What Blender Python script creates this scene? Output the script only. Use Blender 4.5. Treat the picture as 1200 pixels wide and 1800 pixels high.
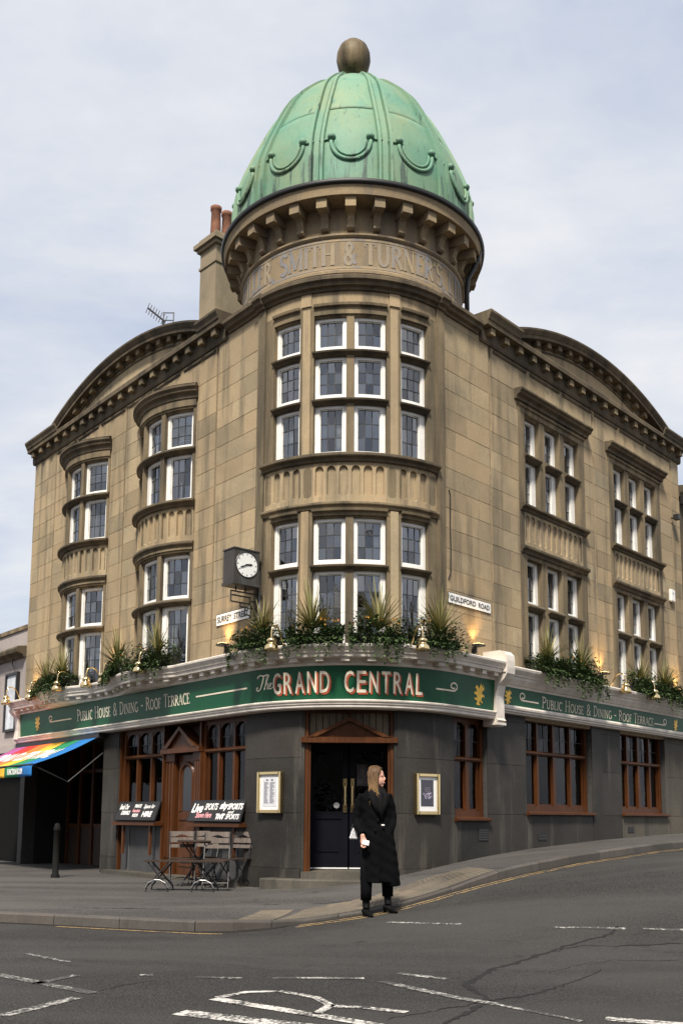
import bpy, bmesh, math, random
from mathutils import Vector, Matrix
random.seed(7)
scene = bpy.context.scene
for o_ in list(bpy.data.objects):
    bpy.data.objects.remove(o_)
R_ = math.radians
# ------------------------------------------------------------------ camera
cam_d = bpy.data.cameras.new('camera'); cam = bpy.data.objects.new('camera', cam_d)
scene.collection.objects.link(cam); scene.camera = cam
cam_d.sensor_fit = 'VERTICAL'; cam_d.sensor_height = 36.0; cam_d.lens = 36.0*1720/1800
cam_d.shift_y = 0.170; cam_d.clip_end = 3000; cam_d.clip_start = 0.05
cam.matrix_world = Matrix.Translation((0, 0, 1.2)) @ Matrix.Rotation(R_(97.648), 4, 'X') @ Matrix.Rotation(0.006, 4, 'Z')
# ------------------------------------------------------------------ sky
SUN_EL, SUN_AZ = 53.0, 191.0        # azimuth clockwise from +Y, degrees: behind and left of the camera
world = bpy.data.worlds.new('World'); scene.world = world; world.use_nodes = True
wn, wl = world.node_tree.nodes, world.node_tree.links
wn.clear()
w_out = wn.new('ShaderNodeOutputWorld')
sky = wn.new('ShaderNodeTexSky'); sky.sky_type = 'NISHITA'; sky.sun_disc = False
sky.sun_elevation = R_(SUN_EL); sky.sun_rotation = R_(SUN_AZ); sky.air_density = 1.2; sky.dust_density = 2.0
bg1 = wn.new('ShaderNodeBackground'); bg1.inputs[1].default_value = 0.135
wl.new(sky.outputs[0], bg1.inputs[0])
tc = wn.new('ShaderNodeTexCoord')
sep = wn.new('ShaderNodeSeparateXYZ'); wl.new(tc.outputs['Generated'], sep.inputs[0])
def wmath(op, a, b=None, c=None):
    n = wn.new('ShaderNodeMath'); n.operation = op
    for i, v in enumerate((a, b, c)):
        if v is None: continue
        if isinstance(v, (int, float)): n.inputs[i].default_value = v
        else: wl.new(v, n.inputs[i])
    return n.outputs[0]
den = wmath('ADD', wmath('ABSOLUTE', sep.outputs[2]), 0.22)
cx = wmath('DIVIDE', sep.outputs[0], den); cy = wmath('DIVIDE', sep.outputs[1], den)
cmb = wn.new('ShaderNodeCombineXYZ'); wl.new(cx, cmb.inputs[0]); wl.new(cy, cmb.inputs[1])
def wnoise(scale, detail, rough, dist, off):
    mp = wn.new('ShaderNodeMapping'); mp.inputs['Location'].default_value = off
    mp.inputs['Scale'].default_value = (1.0, 1.35, 1.0)
    wl.new(cmb.outputs[0], mp.inputs[0])
    n = wn.new('ShaderNodeTexNoise'); n.inputs['Scale'].default_value = scale; n.inputs['Detail'].default_value = detail
    n.inputs['Roughness'].default_value = rough; n.inputs['Distortion'].default_value = dist
    wl.new(mp.outputs[0], n.inputs[0]); return n.outputs[0]
n1 = wnoise(0.85, 8, 0.56, 0.35, (21.5, -3.3, 0)); n2 = wnoise(2.1, 7, 0.6, 0.3, (9.1, 0.2, 0))
rmp = wn.new('ShaderNodeValToRGB'); rmp.color_ramp.elements[0].position = 0.36; rmp.color_ramp.elements[1].position = 0.56
rmp.color_ramp.elements[0].color = (.80, .80, .80, 1); rmp.color_ramp.elements[1].color = (1, 1, 1, 1)
wl.new(n1, rmp.inputs[0])
crm = wn.new('ShaderNodeValToRGB'); crm.color_ramp.elements[0].position = 0.34; crm.color_ramp.elements[1].position = 0.62
crm.color_ramp.elements[0].color = (.58, .66, .84, 1); crm.color_ramp.elements[1].color = (1.0, 1.0, 1.0, 1)
mid = wmath('ADD', wmath('MULTIPLY', n1, .55), wmath('MULTIPLY', n2, .45))
wl.new(mid, crm.inputs[0])
bg2 = wn.new('ShaderNodeBackground'); bg2.inputs[1].default_value = 0.69
wl.new(crm.outputs[0], bg2.inputs[0])
wmx = wn.new('ShaderNodeMixShader')
wl.new(rmp.outputs[0], wmx.inputs[0]); wl.new(bg1.outputs[0], wmx.inputs[1]); wl.new(bg2.outputs[0], wmx.inputs[2])
wl.new(wmx.outputs[0], w_out.inputs[0])
# ------------------------------------------------------------------ sun through thin cloud
sun_d = bpy.data.lights.new('sun', 'SUN'); sun_d.energy = 4.8; sun_d.angle = R_(9); sun_d.color = (1.0, .93, .82)
sun = bpy.data.objects.new('sun', sun_d); scene.collection.objects.link(sun)
az, el = R_(SUN_AZ), R_(SUN_EL)
sdir = Vector((math.sin(az)*math.cos(el), math.cos(az)*math.cos(el), math.sin(el)))
sun.rotation_euler = sdir.to_track_quat('Z', 'Y').to_euler(); sun.location = sdir*60
# ------------------------------------------------------------------ exposure and render
vs = scene.view_settings; vs.view_transform = 'Standard'; vs.look = 'None'; vs.exposure = 0.42; vs.gamma = 1.0; vs.use_curve_mapping = False
scene.render.engine = 'CYCLES'; scene.cycles.use_denoising = True
scene.cycles.max_bounces = 6; scene.cycles.transparent_max_bounces = 12; scene.cycles.caustics_reflective = False; scene.cycles.caustics_refractive = False
scene.cycles.sample_clamp_indirect = 4.0

# ================================================================== geometry of the corner
AX, AY = 0.163, 17.5          # axis of the round tower
RT = 2.07                     # radius of the tower wall
aR, aL = R_(42.7), R_(40.2)   # directions of the two streets, off the view axis
dR = (math.sin(aR), math.cos(aR)); nR = (math.cos(aR), -math.sin(aR))
dL = (-math.sin(aL), math.cos(aL)); nL = (-math.cos(aL), -math.sin(aL))
tL, tR = -(math.pi/2-aL), math.pi/2-aR
WL, WR = RT*tL, RT*tR         # unrolled coordinate of the two tangent points
T0 = R_(-1.4)*RT              # axis of symmetry of the tower bay (unrolled)
def M(w, o, z):
    """unrolled facade: w along the street front (left to right), o outwards, z up"""
    if w < WL:
        s = WL-w
        return Vector((AX+(RT+o)*nL[0]+s*dL[0], AY+(RT+o)*nL[1]+s*dL[1], z))
    if w > WR:
        s = w-WR
        return Vector((AX+(RT+o)*nR[0]+s*dR[0], AY+(RT+o)*nR[1]+s*dR[1], z))
    t = w/RT
    return Vector((AX+(RT+o)*math.sin(t), AY-(RT+o)*math.cos(t), z))
M.breaks = (WL, WR)
def sL(s): return WL-s
def sR(s): return WR+s
def bow_map(c, half, sag):
    rad = (half*half+sag*sag)/(2*sag); ph = math.asin(half/rad)
    cxx = AX+(RT+sag-rad)*nL[0]+c*dL[0]; cyy = AY+(RT+sag-rad)*nL[1]+c*dL[1]
    def B(u, o, z):
        a = u/rad; k = math.cos(a); s = math.sin(a)
        return Vector((cxx+(rad+o)*(k*nL[0]-s*dL[0]), cyy+(rad+o)*(k*nL[1]-s*dL[1]), z))
    B.half = ph*rad; B.rad = rad; B.curved = True
    return B
def cuts(mp, u0, u1, step=0.13):
    if getattr(mp, 'curved', False):
        n = max(1, math.ceil(abs(u1-u0)/step)); return [u0+(u1-u0)*i/n for i in range(n+1)]
    pts = [u0]
    a, b = mp.breaks
    lo, hi = max(u0, a), min(u1, b)
    if lo < hi:
        if lo > u0: pts.append(lo)
        n = max(1, math.ceil((hi-lo)/step))
        pts += [lo+(hi-lo)*i/n for i in range(1, n+1)]
    if pts[-1] < u1-1e-6: pts.append(u1)
    return pts
def smooth01(t):
    t = max(0.0, min(1.0, t)); return t*t*(3-2*t)
KX = [-300, -1.5, -.5, .3, 1.0, 1.68, 2.44, 3.47, 5.2, 7.9, 14, 40, 400]
KZ = [.07, .07, .12, .21, .32, .44, .55, .66, .78, .89, 1.1, 1.9, 1.9]
def lerp_tab(x, xs, ys):
    if x <= xs[0]: return ys[0]
    for i in range(len(xs)-1):
        if x <= xs[i+1]:
            t = (x-xs[i])/(xs[i+1]-xs[i]); return ys[i]+t*(ys[i+1]-ys[i])
    return ys[-1]
def hp(x, y):                 # level of the pavement
    return .07+(lerp_tab(x, KX, KZ)-.07)*smooth01((y-8)/5.5)
KERB = .11
# ------------------------------------------------------------------ mesh helpers
COL = scene.collection
def wloc(o):
    v = Vector((0, 0, 0))
    while o is not None:
        v += o.location; o = o.parent
    return v
def tag(o, label=None, cat=None, group=None, kind=None):
    if label: o['label'] = label
    if cat: o['category'] = cat
    if group: o['group'] = group
    if kind: o['kind'] = kind
    return o
def thing(name, loc, label, cat, group=None, rz=0.0):
    o = bpy.data.objects.new(name, None); COL.objects.link(o)
    o.location = loc; o.rotation_euler = (0, 0, rz); o.empty_display_size = .2
    return tag(o, label, cat, group)
def mk(name, bm, mat, parent=None, smooth=False, local=False, loc=None, fix=True):
    """bm in world coordinates (or local=True); becomes ONE mesh object"""
    if fix: bmesh.ops.recalc_face_normals(bm, faces=bm.faces)
    me = bpy.data.meshes.new(name)
    if not local:
        org = wloc(parent) if parent is not None else (Vector(loc) if loc is not None else Vector((0, 0, 0)))
        bmesh.ops.translate(bm, verts=bm.verts, vec=-org)
    bm.to_mesh(me); bm.free()
    if smooth:
        for p in me.polygons: p.use_smooth = True
    o = bpy.data.objects.new(name, me); COL.objects.link(o)
    if mat is not None: me.materials.append(mat)
    if parent is not None: o.parent = parent
    elif loc is not None: o.location = loc
    return o
def struct(name, bm, mat, **k):
    o = mk(name, bm, mat, **k); o['kind'] = 'structure'; return o
def NB(): return bmesh.new()
def ubox(bm, mp, u0, u1, o0, o1, z0, z1, step=0.13):
    us = cuts(mp, u0, u1, step); rings = []
    for u in us:
        rings.append([bm.verts.new(mp(u, o, z)) for o, z in ((o0, z0), (o1, z0), (o1, z1), (o0, z1))])
    for a, b in zip(rings[:-1], rings[1:]):
        for i in range(4):
            j = (i+1) % 4; bm.faces.new((a[i], a[j], b[j], b[i]))
    bm.faces.new(rings[0]); bm.faces.new(list(reversed(rings[-1])))
def sweep(bm, mp, u0, u1, prof, step=0.13, us=None):
    us = us or cuts(mp, u0, u1, step); rings = []
    for u in us: rings.append([bm.verts.new(mp(u, o, z)) for o, z in prof])
    n = len(prof)
    for a, b in zip(rings[:-1], rings[1:]):
        for i in range(n):
            j = (i+1) % n; bm.faces.new((a[i], a[j], b[j], b[i]))
    bm.faces.new(rings[0]); bm.faces.new(list(reversed(rings[-1])))
def box(bm, x0, x1, y0, y1, z0, z1, mat=None):
    vs_ = [Vector(p) for p in ((x0, y0, z0), (x1, y0, z0), (x1, y1, z0), (x0, y1, z0), (x0, y0, z1), (x1, y0, z1), (x1, y1, z1), (x0, y1, z1))]
    if mat is not None: vs_ = [mat @ v for v in vs_]
    v = [bm.verts.new(p) for p in vs_]
    for f in ((0, 3, 2, 1), (4, 5, 6, 7), (0, 1, 5, 4), (1, 2, 6, 5), (2, 3, 7, 6), (3, 0, 4, 7)): bm.faces.new([v[i] for i in f])
def frame_of(t):
    t = t.normalized(); up = Vector((0, 0, 1)) if abs(t.z) < .95 else Vector((1, 0, 0))
    a = t.cross(up).normalized(); return a, a.cross(t).normalized()
def tube(bm, pts, r, n=8, cap=True):
    pts = [Vector(p) for p in pts]; rings = []
    rs = r if isinstance(r, (list, tuple)) else [r]*len(pts)
    pa = None
    for i, p in enumerate(pts):
        t = (pts[min(i+1, len(pts)-1)]-pts[max(i-1, 0)])
        if pa is None: a, b = frame_of(t)
        else:
            tn = t.normalized(); a = (pa-tn*pa.dot(tn)).normalized(); b = a.cross(tn).normalized()
        pa = a
        rings.append([bm.verts.new(p+rs[i]*(math.cos(2*math.pi*k/n)*a+math.sin(2*math.pi*k/n)*b)) for k in range(n)])
    for A_, B_ in zip(rings[:-1], rings[1:]):
        for k in range(n):
            j = (k+1) % n; bm.faces.new((A_[k], A_[j], B_[j], B_[k]))
    if cap: bm.faces.new(rings[0]); bm.faces.new(list(reversed(rings[-1])))
def bar(bm, p, q, w, d=None):
    """rectangular bar from p to q"""
    p, q = Vector(p), Vector(q); d = d or w
    a, b = frame_of(q-p); vs_ = []
    for c in (p, q):
        vs_.append([bm.verts.new(c+sx*a*w/2+sy*b*d/2) for sx, sy in ((-1, -1), (1, -1), (1, 1), (-1, 1))])
    for i in range(4):
        j = (i+1) % 4; bm.faces.new((vs_[0][i], vs_[0][j], vs_[1][j], vs_[1][i]))
    bm.faces.new(vs_[0]); bm.faces.new(list(reversed(vs_[1])))
def lathe(bm, prof, n=32, c=(0, 0, 0), a0=0.0, a1=2*math.pi):
    full = abs(a1-a0-2*math.pi) < 1e-6; rings = []
    m = n if full else n+1
    for k in range(m):
        a = a0+(a1-a0)*k/n
        rings.append([bm.verts.new((c[0]+r*math.sin(a), c[1]-r*math.cos(a), c[2]+z)) for r, z in prof])
    for k in range(n):
        A_, B_ = rings[k], rings[(k+1) % m]
        for i in range(len(prof)-1): bm.faces.new((A_[i], A_[i+1], B_[i+1], B_[i]))
    bmesh.ops.remove_doubles(bm, verts=bm.verts, dist=1e-5)
def copy_tree(root, loc, rz=0.0, label=None):
    r = root.copy(); COL.objects.link(r); r.location = loc; r.rotation_euler = (0, 0, rz)
    if label: r['label'] = label
    for ch in list(root.children):
        c = ch.copy(); COL.objects.link(c); c.parent = r
        for g in list(ch.children):
            d = g.copy(); COL.objects.link(d); d.parent = c
    return r
# ------------------------------------------------------------------ materials
MATS = {}
def base_mat(name, rough=.8, spec=.3):
    m = bpy.data.materials.new(name); m.use_nodes = True
    b = m.node_tree.nodes['Principled BSDF']; b.inputs['Roughness'].default_value = rough
    b.inputs['Specular IOR Level'].default_value = spec
    return m, m.node_tree.nodes, m.node_tree.links, b
def n_noise(N, L, scale, detail=5, rough=.55, vec=None, sc=None, dist=0.0):
    if vec is None:
        t = N.new('ShaderNodeTexCoord'); vec = t.outputs['Object']
    if sc is not None:
        mp = N.new('ShaderNodeMapping'); mp.inputs['Scale'].default_value = sc; L.new(vec, mp.inputs[0]); vec = mp.outputs[0]
    n = N.new('ShaderNodeTexNoise'); n.inputs['Scale'].default_value = scale; n.inputs['Detail'].default_value = detail
    n.inputs['Roughness'].default_value = rough; n.inputs['Distortion'].default_value = dist
    L.new(vec, n.inputs['Vector']); return n.outputs[0]
def n_ramp(N, L, fac, stops):
    r = N.new('ShaderNodeValToRGB'); e = r.color_ramp.elements
    while len(e) < len(stops): e.new(.5)
    for i, (p, c) in enumerate(stops):
        e[i].position = p; e[i].color = (c, c, c, 1) if isinstance(c, (int, float)) else (*c, 1)
    L.new(fac, r.inputs[0]); return r.outputs[0]
def n_mix(N, L, fac, a, b, mode='MIX'):
    m = N.new('ShaderNodeMix'); m.data_type = 'RGBA'; m.blend_type = mode
    for i, v in ((0, fac), (6, a), (7, b)):
        if isinstance(v, (int, float)): m.inputs[i].default_value = v
        elif isinstance(v, tuple): m.inputs[i].default_value = (*v, 1)
        else: L.new(v, m.inputs[i])
    return m.outputs[2]
def n_math(N, L, op, a, b):
    n = N.new('ShaderNodeMath'); n.operation = op
    for i, v in enumerate((a, b)):
        if isinstance(v, (int, float)): n.inputs[i].default_value = v
        else: L.new(v, n.inputs[i])
    return n.outputs[0]
def n_bump(N, L, b, h, dist, strength=.6):
    n = N.new('ShaderNodeBump'); n.inputs['Distance'].default_value = dist; n.inputs['Strength'].default_value = strength
    L.new(h, n.inputs['Height']); L.new(n.outputs[0], b.inputs['Normal'])
def rand_val(N, L, lo, hi):
    oi = N.new('ShaderNodeObjectInfo'); mr = N.new('ShaderNodeMapRange')
    mr.inputs[3].default_value = lo; mr.inputs[4].default_value = hi; L.new(oi.outputs['Random'], mr.inputs[0]); return mr.outputs[0]
def stone(name, a, b, soot, soot_lo, soot_hi, var=.16, rough=.9):
    m, N, L, P = base_mat(name, rough, .2)
    big = n_noise(N, L, .9, 6, .6); fine = n_noise(N, L, 22, 6, .65)
    streak = n_noise(N, L, 1.0, 6, .62, sc=(3.2, 3.2, .34)); grain = n_noise(N, L, 120, 3, .6)
    c = n_mix(N, L, n_ramp(N, L, big, [(.3, 0.0), (.7, 1.0)]), a, b)
    c = n_mix(N, L, n_ramp(N, L, fine, [(.3, 0.0), (.75, .45)]), c, tuple(x*.55 for x in b))
    blot = n_noise(N, L, .42, 7, .68, dist=.6)
    c = n_mix(N, L, n_ramp(N, L, blot, [(.45, 0.0), (.66, .75)]), c, tuple(x*k*.62 for x, k in zip(b, (.92, .98, 1.05))))
    v = rand_val(N, L, 1-var, 1+var); vc = N.new('ShaderNodeCombineColor')
    for i in range(3): L.new(v, vc.inputs[i])
    c = n_mix(N, L, 1.0, c, vc.outputs[0], 'MULTIPLY')
    oi2 = N.new('ShaderNodeObjectInfo'); fr_ = n_math(N, L, 'FRACT', n_math(N, L, 'MULTIPLY', oi2.outputs['Random'], 7.31), 0)
    c = n_mix(N, L, n_math(N, L, 'MULTIPLY', fr_, var*2.2), c, tuple(x*k for x, k in zip(a, (1.0, .90, .86))))
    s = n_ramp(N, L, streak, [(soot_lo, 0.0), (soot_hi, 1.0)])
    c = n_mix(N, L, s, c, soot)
    c = n_mix(N, L, n_ramp(N, L, grain, [(.35, .0), (.8, .25)]), c, (.05, .045, .035))
    L.new(c, P.inputs['Base Color'])
    n_bump(N, L, P, n_math(N, L, 'ADD', fine, n_math(N, L, 'MULTIPLY', grain, .5)), .006, .7)
    return m
def plain(name, col, rough=.6, var=.12, scale=8, metal=0.0, spec=.4, bump=.0, sc=None):
    m, N, L, P = base_mat(name, rough, spec)
    n = n_noise(N, L, scale, 5, .6, sc=sc)
    c = n_mix(N, L, n_ramp(N, L, n, [(.3, 0.0), (.7, 1.0)]), tuple(x*(1-var) for x in col), tuple(min(1, x*(1+var)) for x in col))
    L.new(c, P.inputs['Base Color']); P.inputs['Metallic'].default_value = metal
    if bump: n_bump(N, L, P, n_noise(N, L, scale*6, 4, .6, sc=sc), bump)
    return m
def emit(name, col, strength):
    m, N, L, P = base_mat(name, .5, .3)
    P.inputs['Base Color'].default_value = (*[min(1, c*.6) for c in col], 1)
    P.inputs['Emission Color'].default_value = (*col, 1); P.inputs['Emission Strength'].default_value = strength
    return m
S_STONE = stone('sandstone', (.475, .368, .222), (.35, .283, .184), (.13, .110, .080), .49, .72, .20)
S_TRIM = stone('weathered_sandstone', (.33, .255, .155), (.20, .16, .10), (.075, .062, .045), .42, .68, .08)
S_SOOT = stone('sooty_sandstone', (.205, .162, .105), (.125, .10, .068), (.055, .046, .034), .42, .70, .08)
S_DRUM = stone('drum_sandstone', (.42, .32, .19), (.29, .22, .14), (.16, .14, .12), .50, .75, .05)
S_DARK = stone('dark_painted_stone', (.060, .056, .051), (.022, .021, .0195), (.110, .099, .084), .56, .76, .18, .55)
S_CHIM = stone('chimney_stone', (.42, .33, .22), (.30, .24, .16), (.17, .15, .07), .5, .75, .05)
JOINT_D = plain('dark_mortar', (.05, .048, .045), .9, .2, 14)
JOINT = plain('mortar', (.29, .225, .145), .95, .3, 14)
def copper_mat():
    m, N, L, P = base_mat('verdigris_copper', .62, .35)
    big = n_noise(N, L, 1.1, 5, .55, dist=.4); st = n_noise(N, L, 1.0, 6, .65, sc=(6, 6, .5)); fine = n_noise(N, L, 16, 6, .6)
    c = n_mix(N, L, n_ramp(N, L, big, [(.32, 0.0), (.66, 1.0)]), (.110, .250, .170), (.190, .255, .145))
    c = n_mix(N, L, n_ramp(N, L, st, [(.50, 0.0), (.72, .7)]), c, (.07, .20, .14))
    st2 = n_noise(N, L, 1.0, 5, .6, sc=(9, 9, .7))
    tz = N.new('ShaderNodeTexCoord'); sz = N.new('ShaderNodeSeparateXYZ'); L.new(tz.outputs['Object'], sz.inputs[0])
    low = n_ramp(N, L, n_math(N, L, 'MULTIPLY', n_math(N, L, 'SUBTRACT', 12.50, sz.outputs[2]), 2.2), [(.0, 0.0), (.5, 1.0)])
    c = n_mix(N, L, n_ramp(N, L, n_math(N, L, 'ADD', st2, n_math(N, L, 'MULTIPLY', low, .10)), [(.62, 0.0), (.70, .9)]), c, (.03, .05, .045))
    c = n_mix(N, L, n_ramp(N, L, fine, [(.3, 0.0), (.75, .35)]), c, (.185, .31, .22))
    v = rand_val(N, L, .9, 1.1); vc = N.new('ShaderNodeCombineColor')
    for i in range(3): L.new(v, vc.inputs[i])
    c = n_mix(N, L, 1.0, c, vc.outputs[0], 'MULTIPLY')
    L.new(c, P.inputs['Base Color']); n_bump(N, L, P, n_math(N, L, 'ADD', fine, st), .008, .5); return m
S_COPPER = copper_mat()
def wood_mat(name, a, b, rough=.38):
    m, N, L, P = base_mat(name, rough, .25)
    g = n_noise(N, L, 1.0, 6, .6, sc=(28, 28, 1.6)); big = n_noise(N, L, 2.2, 3, .5)
    c = n_mix(N, L, n_ramp(N, L, g, [(.3, 0.0), (.7, 1.0)]), a, b)
    c = n_mix(N, L, n_ramp(N, L, big, [(.4, 0.0), (.7, .5)]), c, tuple(x*.45 for x in a))
    L.new(c, P.inputs['Base Color']); n_bump(N, L, P, g, .003, .4); return m
S_WOOD = wood_mat('varnished_timber', (.105, .037, .012), (.046, .016, .006))
S_PALEWOOD = wood_mat('weathered_slats', (.185, .15, .13), (.10, .08, .07), .7)
S_DARKWOOD = wood_mat('dark_tabletop', (.06, .04, .03), (.03, .022, .018), .5)
S_WHITE = plain('white_window_paint', (.80, .78, .74), .45, .08, 6)
S_CREAM = plain('cream_fascia_paint', (.66, .60, .53), .5, .16, 5, bump=.002)
S_GREEN = plain('green_fascia_paint', (.006, .070, .030), .42, .12, 2, spec=.3)
S_LETTER = plain('cream_lettering', (.74, .66, .52), .5, .1, 8)
S_RED = plain('red_letter_shadow', (.44, .085, .035), .5, .12, 8)
S_GOLD = plain('gold_leaf', (.72, .43, .07), .35, .2, 12, metal=.6)
S_BRASS = plain('polished_brass', (.86, .66, .34), .16, .06, 6, metal=1.0)
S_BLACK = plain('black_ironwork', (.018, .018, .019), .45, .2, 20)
S_GUTTER = plain('black_gutter', (.012, .012, .013), .5, .2, 10)
S_LEAD = plain('lead_came', (.03, .031, .033), .5, .2, 20)
S_NAVY = plain('navy_door_paint', (.0035, .004, .008), .4, .15, 6, spec=.2)
S_CHARCOAL = plain('charcoal_panel', (.055, .055, .057), .6, .15, 5)
S_SLATE = plain('roof_slate', (.10, .095, .095), .7, .35, 9, bump=.004, sc=(1, 1, 3))
S_TERRA = plain('terracotta_pot', (.20, .085, .05), .85, .3, 9)
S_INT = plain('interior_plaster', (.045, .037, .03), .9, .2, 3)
S_BLIND = plain('white_blind', (.75, .74, .72), .8, .1, 3)
S_SIGN = plain('white_enamel', (.80, .80, .78), .35, .05, 6)
S_INK = plain('black_ink', (.02, .02, .022), .6, .1, 9)
S_CHALKB = plain('chalkboard', (.022, .022, .024), .7, .25, 9)
S_CHALK = plain('chalk_white', (.80, .79, .77), .8, .08, 14)
S_PINK = plain('chalk_pink', (.72, .33, .36), .8, .1, 14)
def glass_mat(name, ior, tint, rough=.02, flat=None):
    m = bpy.data.materials.new(name); m.use_nodes = True; N, L = m.node_tree.nodes, m.node_tree.links; N.clear()
    out = N.new('ShaderNodeOutputMaterial'); mx = N.new('ShaderNodeMixShader')
    fr = N.new('ShaderNodeFresnel'); fr.inputs[0].default_value = ior
    tr = N.new('ShaderNodeBsdfTransparent'); tr.inputs[0].default_value = (*tint, 1)
    gl = N.new('ShaderNodeBsdfGlossy'); gl.inputs['Roughness'].default_value = rough; gl.inputs[0].default_value = (.92, .95, 1, 1)
    n = n_noise(N, L, 3.5, 3, .5); bp = N.new('ShaderNodeBump'); bp.inputs['Distance'].default_value = .012; bp.inputs['Strength'].default_value = .25
    L.new(n, bp.inputs['Height']); L.new(bp.outputs[0], gl.inputs['Normal'])
    oi = N.new('ShaderNodeObjectInfo'); gi = N.new('ShaderNodeNewGeometry'); rr_ = n_math(N, L, 'FRACT', n_math(N, L, 'ADD', oi.outputs['Random'], gi.outputs['Random Per Island']), 0)
    mr = N.new('ShaderNodeMapRange'); mr.inputs[3].default_value = .55; mr.inputs[4].default_value = 1.25; L.new(rr_, mr.inputs[0])
    if flat is None: L.new(n_math(N, L, 'MULTIPLY', fr.outputs[0], mr.outputs[0]), mx.inputs[0])
    else: mx.inputs[0].default_value = flat
    L.new(tr.outputs[0], mx.inputs[1]); L.new(gl.outputs[0], mx.inputs[2])
    L.new(mx.outputs[0], out.inputs[0]); return m
S_GLASS = glass_mat('old_window_glass', 2.6, (.72, .76, .80))
S_GLASSG = glass_mat('shopfront_glass', 1.30, (.60, .56, .50))
# ================================================================== ground: road, pavement, kerb
def asphalt(name, col, spec_lo=.62):
    m, N, L, P = base_mat(name, .85, .25)
    g = n_noise(N, L, 58, 5, .8); big = n_noise(N, L, .55, 5, .6); v = N.new('ShaderNodeTexVoronoi'); v.inputs['Scale'].default_value = 62
    t = N.new('ShaderNodeTexCoord'); L.new(t.outputs['Object'], v.inputs['Vector'])
    c = n_mix(N, L, n_ramp(N, L, big, [(.3, 0.0), (.7, 1.0)]), tuple(x*.78 for x in col), tuple(x*1.2 for x in col))
    c = n_mix(N, L, n_ramp(N, L, g, [(.44, 0.0), (.66, 1.0)]), c, tuple(x*2.6 for x in col))
    c = n_mix(N, L, n_ramp(N, L, v.outputs['Distance'], [(.25, 0.0), (.75, .85)]), c, tuple(x*.35 for x in col))
    mid = n_noise(N, L, 2.2, 6, .65)
    c = n_mix(N, L, n_ramp(N, L, mid, [(.50, 0.0), (.72, .55)]), c, tuple(x*.45 for x in col))
    worn = n_noise(N, L, 1.0, 5, .62, sc=(.22, .75, 1), dist=.5); c = n_mix(N, L, n_ramp(N, L, worn, [(.40, 0.0), (.62, .6)]), c, tuple(x*1.75 for x in col))
    oil = n_noise(N, L, 1.6, 6, .7, dist=.8); c = n_mix(N, L, n_ramp(N, L, oil, [(.60, 0.0), (.68, .7)]), c, tuple(x*.55 for x in col))
    L.new(c, P.inputs['Base Color']); n_bump(N, L, P, n_math(N, L, 'ADD', g, v.outputs['Distance']), .012, .9); return m
S_ROAD = asphalt('worn_asphalt', (.0385, .036, .034))
S_PATCH = asphalt('newer_asphalt_patch', (.0405, .038, .0365))
S_GRIT = asphalt('gutter_grime', (.026, .022, .019))
S_PAVE = asphalt('pavement_tarmac', (.068, .063, .059))
S_KERB = stone('kerb_granite', (.115, .105, .095), (.075, .07, .065), (.06, .055, .05), .5, .75, .2)
bm = NB()
xs = [-600, -300, -150, -80, -40, -25, -16, -11]+[-8+.35*i for i in range(60)]+[14, 16, 20, 28, 40, 80, 150, 300, 600]
ys = [-600, -300, -120, -50, -20, -8, -2, 1, 3, 4.5]+[5.5+.3*i for i in range(60)]+[25, 28, 34, 45, 80, 150, 300, 900]
gv = [[bm.verts.new((x, y, hp(x, y)-KERB)) for y in ys] for x in xs]
for i in range(len(xs)-1):
    for j in range(len(ys)-1): bm.faces.new((gv[i][j], gv[i+1][j], gv[i+1][j+1], gv[i][j+1]))
road = struct('road', bm, S_ROAD, smooth=True)
kerb_pts = [(-60, 38), (-30, 24.5), (-18, 18.2), (-10, 14.2), (-6.4, 12.6), (-3.99, 11.75), (-2.9, 11.36), (-1.86, 10.98), (-1.3, 10.87), (-.85, 11.03), (-.42, 11.42), (.0, 11.67), (.3, 11.83), (.7, 12.13), (1.05, 12.45), (1.4, 12.77), (1.75, 13.05), (2.24, 13.46), (2.75, 13.95), (3.3, 14.58), (4.2, 15.55), (5.3, 16.75), (6.4, 17.95), (9, 20.75), (14, 26.15), (24, 36.97), (44, 58.6)]
def resample(pts, step):
    out = [Vector((*pts[0], 0))]
    acc = [0.0]
    for a, b in zip(pts[:-1], pts[1:]): acc.append(acc[-1]+math.hypot(b[0]-a[0], b[1]-a[1]))
    n = int(acc[-1]/step); out = []
    for k in range(n+1):
        d = acc[-1]*k/n
        for i in range(len(pts)-1):
            if d <= acc[i+1]+1e-9:
                t = (d-acc[i])/(acc[i+1]-acc[i]); break
        def cr(j, dim):
            j = max(0, min(len(pts)-1, j)); return pts[j][dim]
        def cat(dim):
            p0, p1, p2, p3 = cr(i-1, dim), cr(i, dim), cr(i+1, dim), cr(i+2, dim)
            if acc[i+1]-acc[i] > 3: return p1+(p2-p1)*t
            return .5*((2*p1)+(-p0+p2)*t+(2*p0-5*p1+4*p2-p3)*t*t+(-p0+3*p1-3*p2+p3)*t**3)
        out.append(Vector((cat(0), cat(1), 0)))
    return out
KP = resample(kerb_pts, .46)
def drop_at(x, y):            # dropped kerb at the crossing point by the corner
    d = math.hypot(x-.65, y-11.95); return .075*(1-smooth01((d-1.0)/1.3))
def pave_z(x, y): return hp(x, y)-drop_at(x, y)
ifirst = min(range(len(KP)), key=lambda i: (KP[i]-Vector((-1.0, 10.95, 0))).length)
inner = []
for i, k in enumerate(KP):
    if i <= ifirst: s = 48*(1-i/ifirst)**1.6; q = M(sL(s), -1.5, 0)
    else: s = 60*((i-ifirst)/(len(KP)-1-ifirst))**1.5; q = M(sR(s), -1.5, 0)
    inner.append(q)
bm = NB(); rows = []
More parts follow.
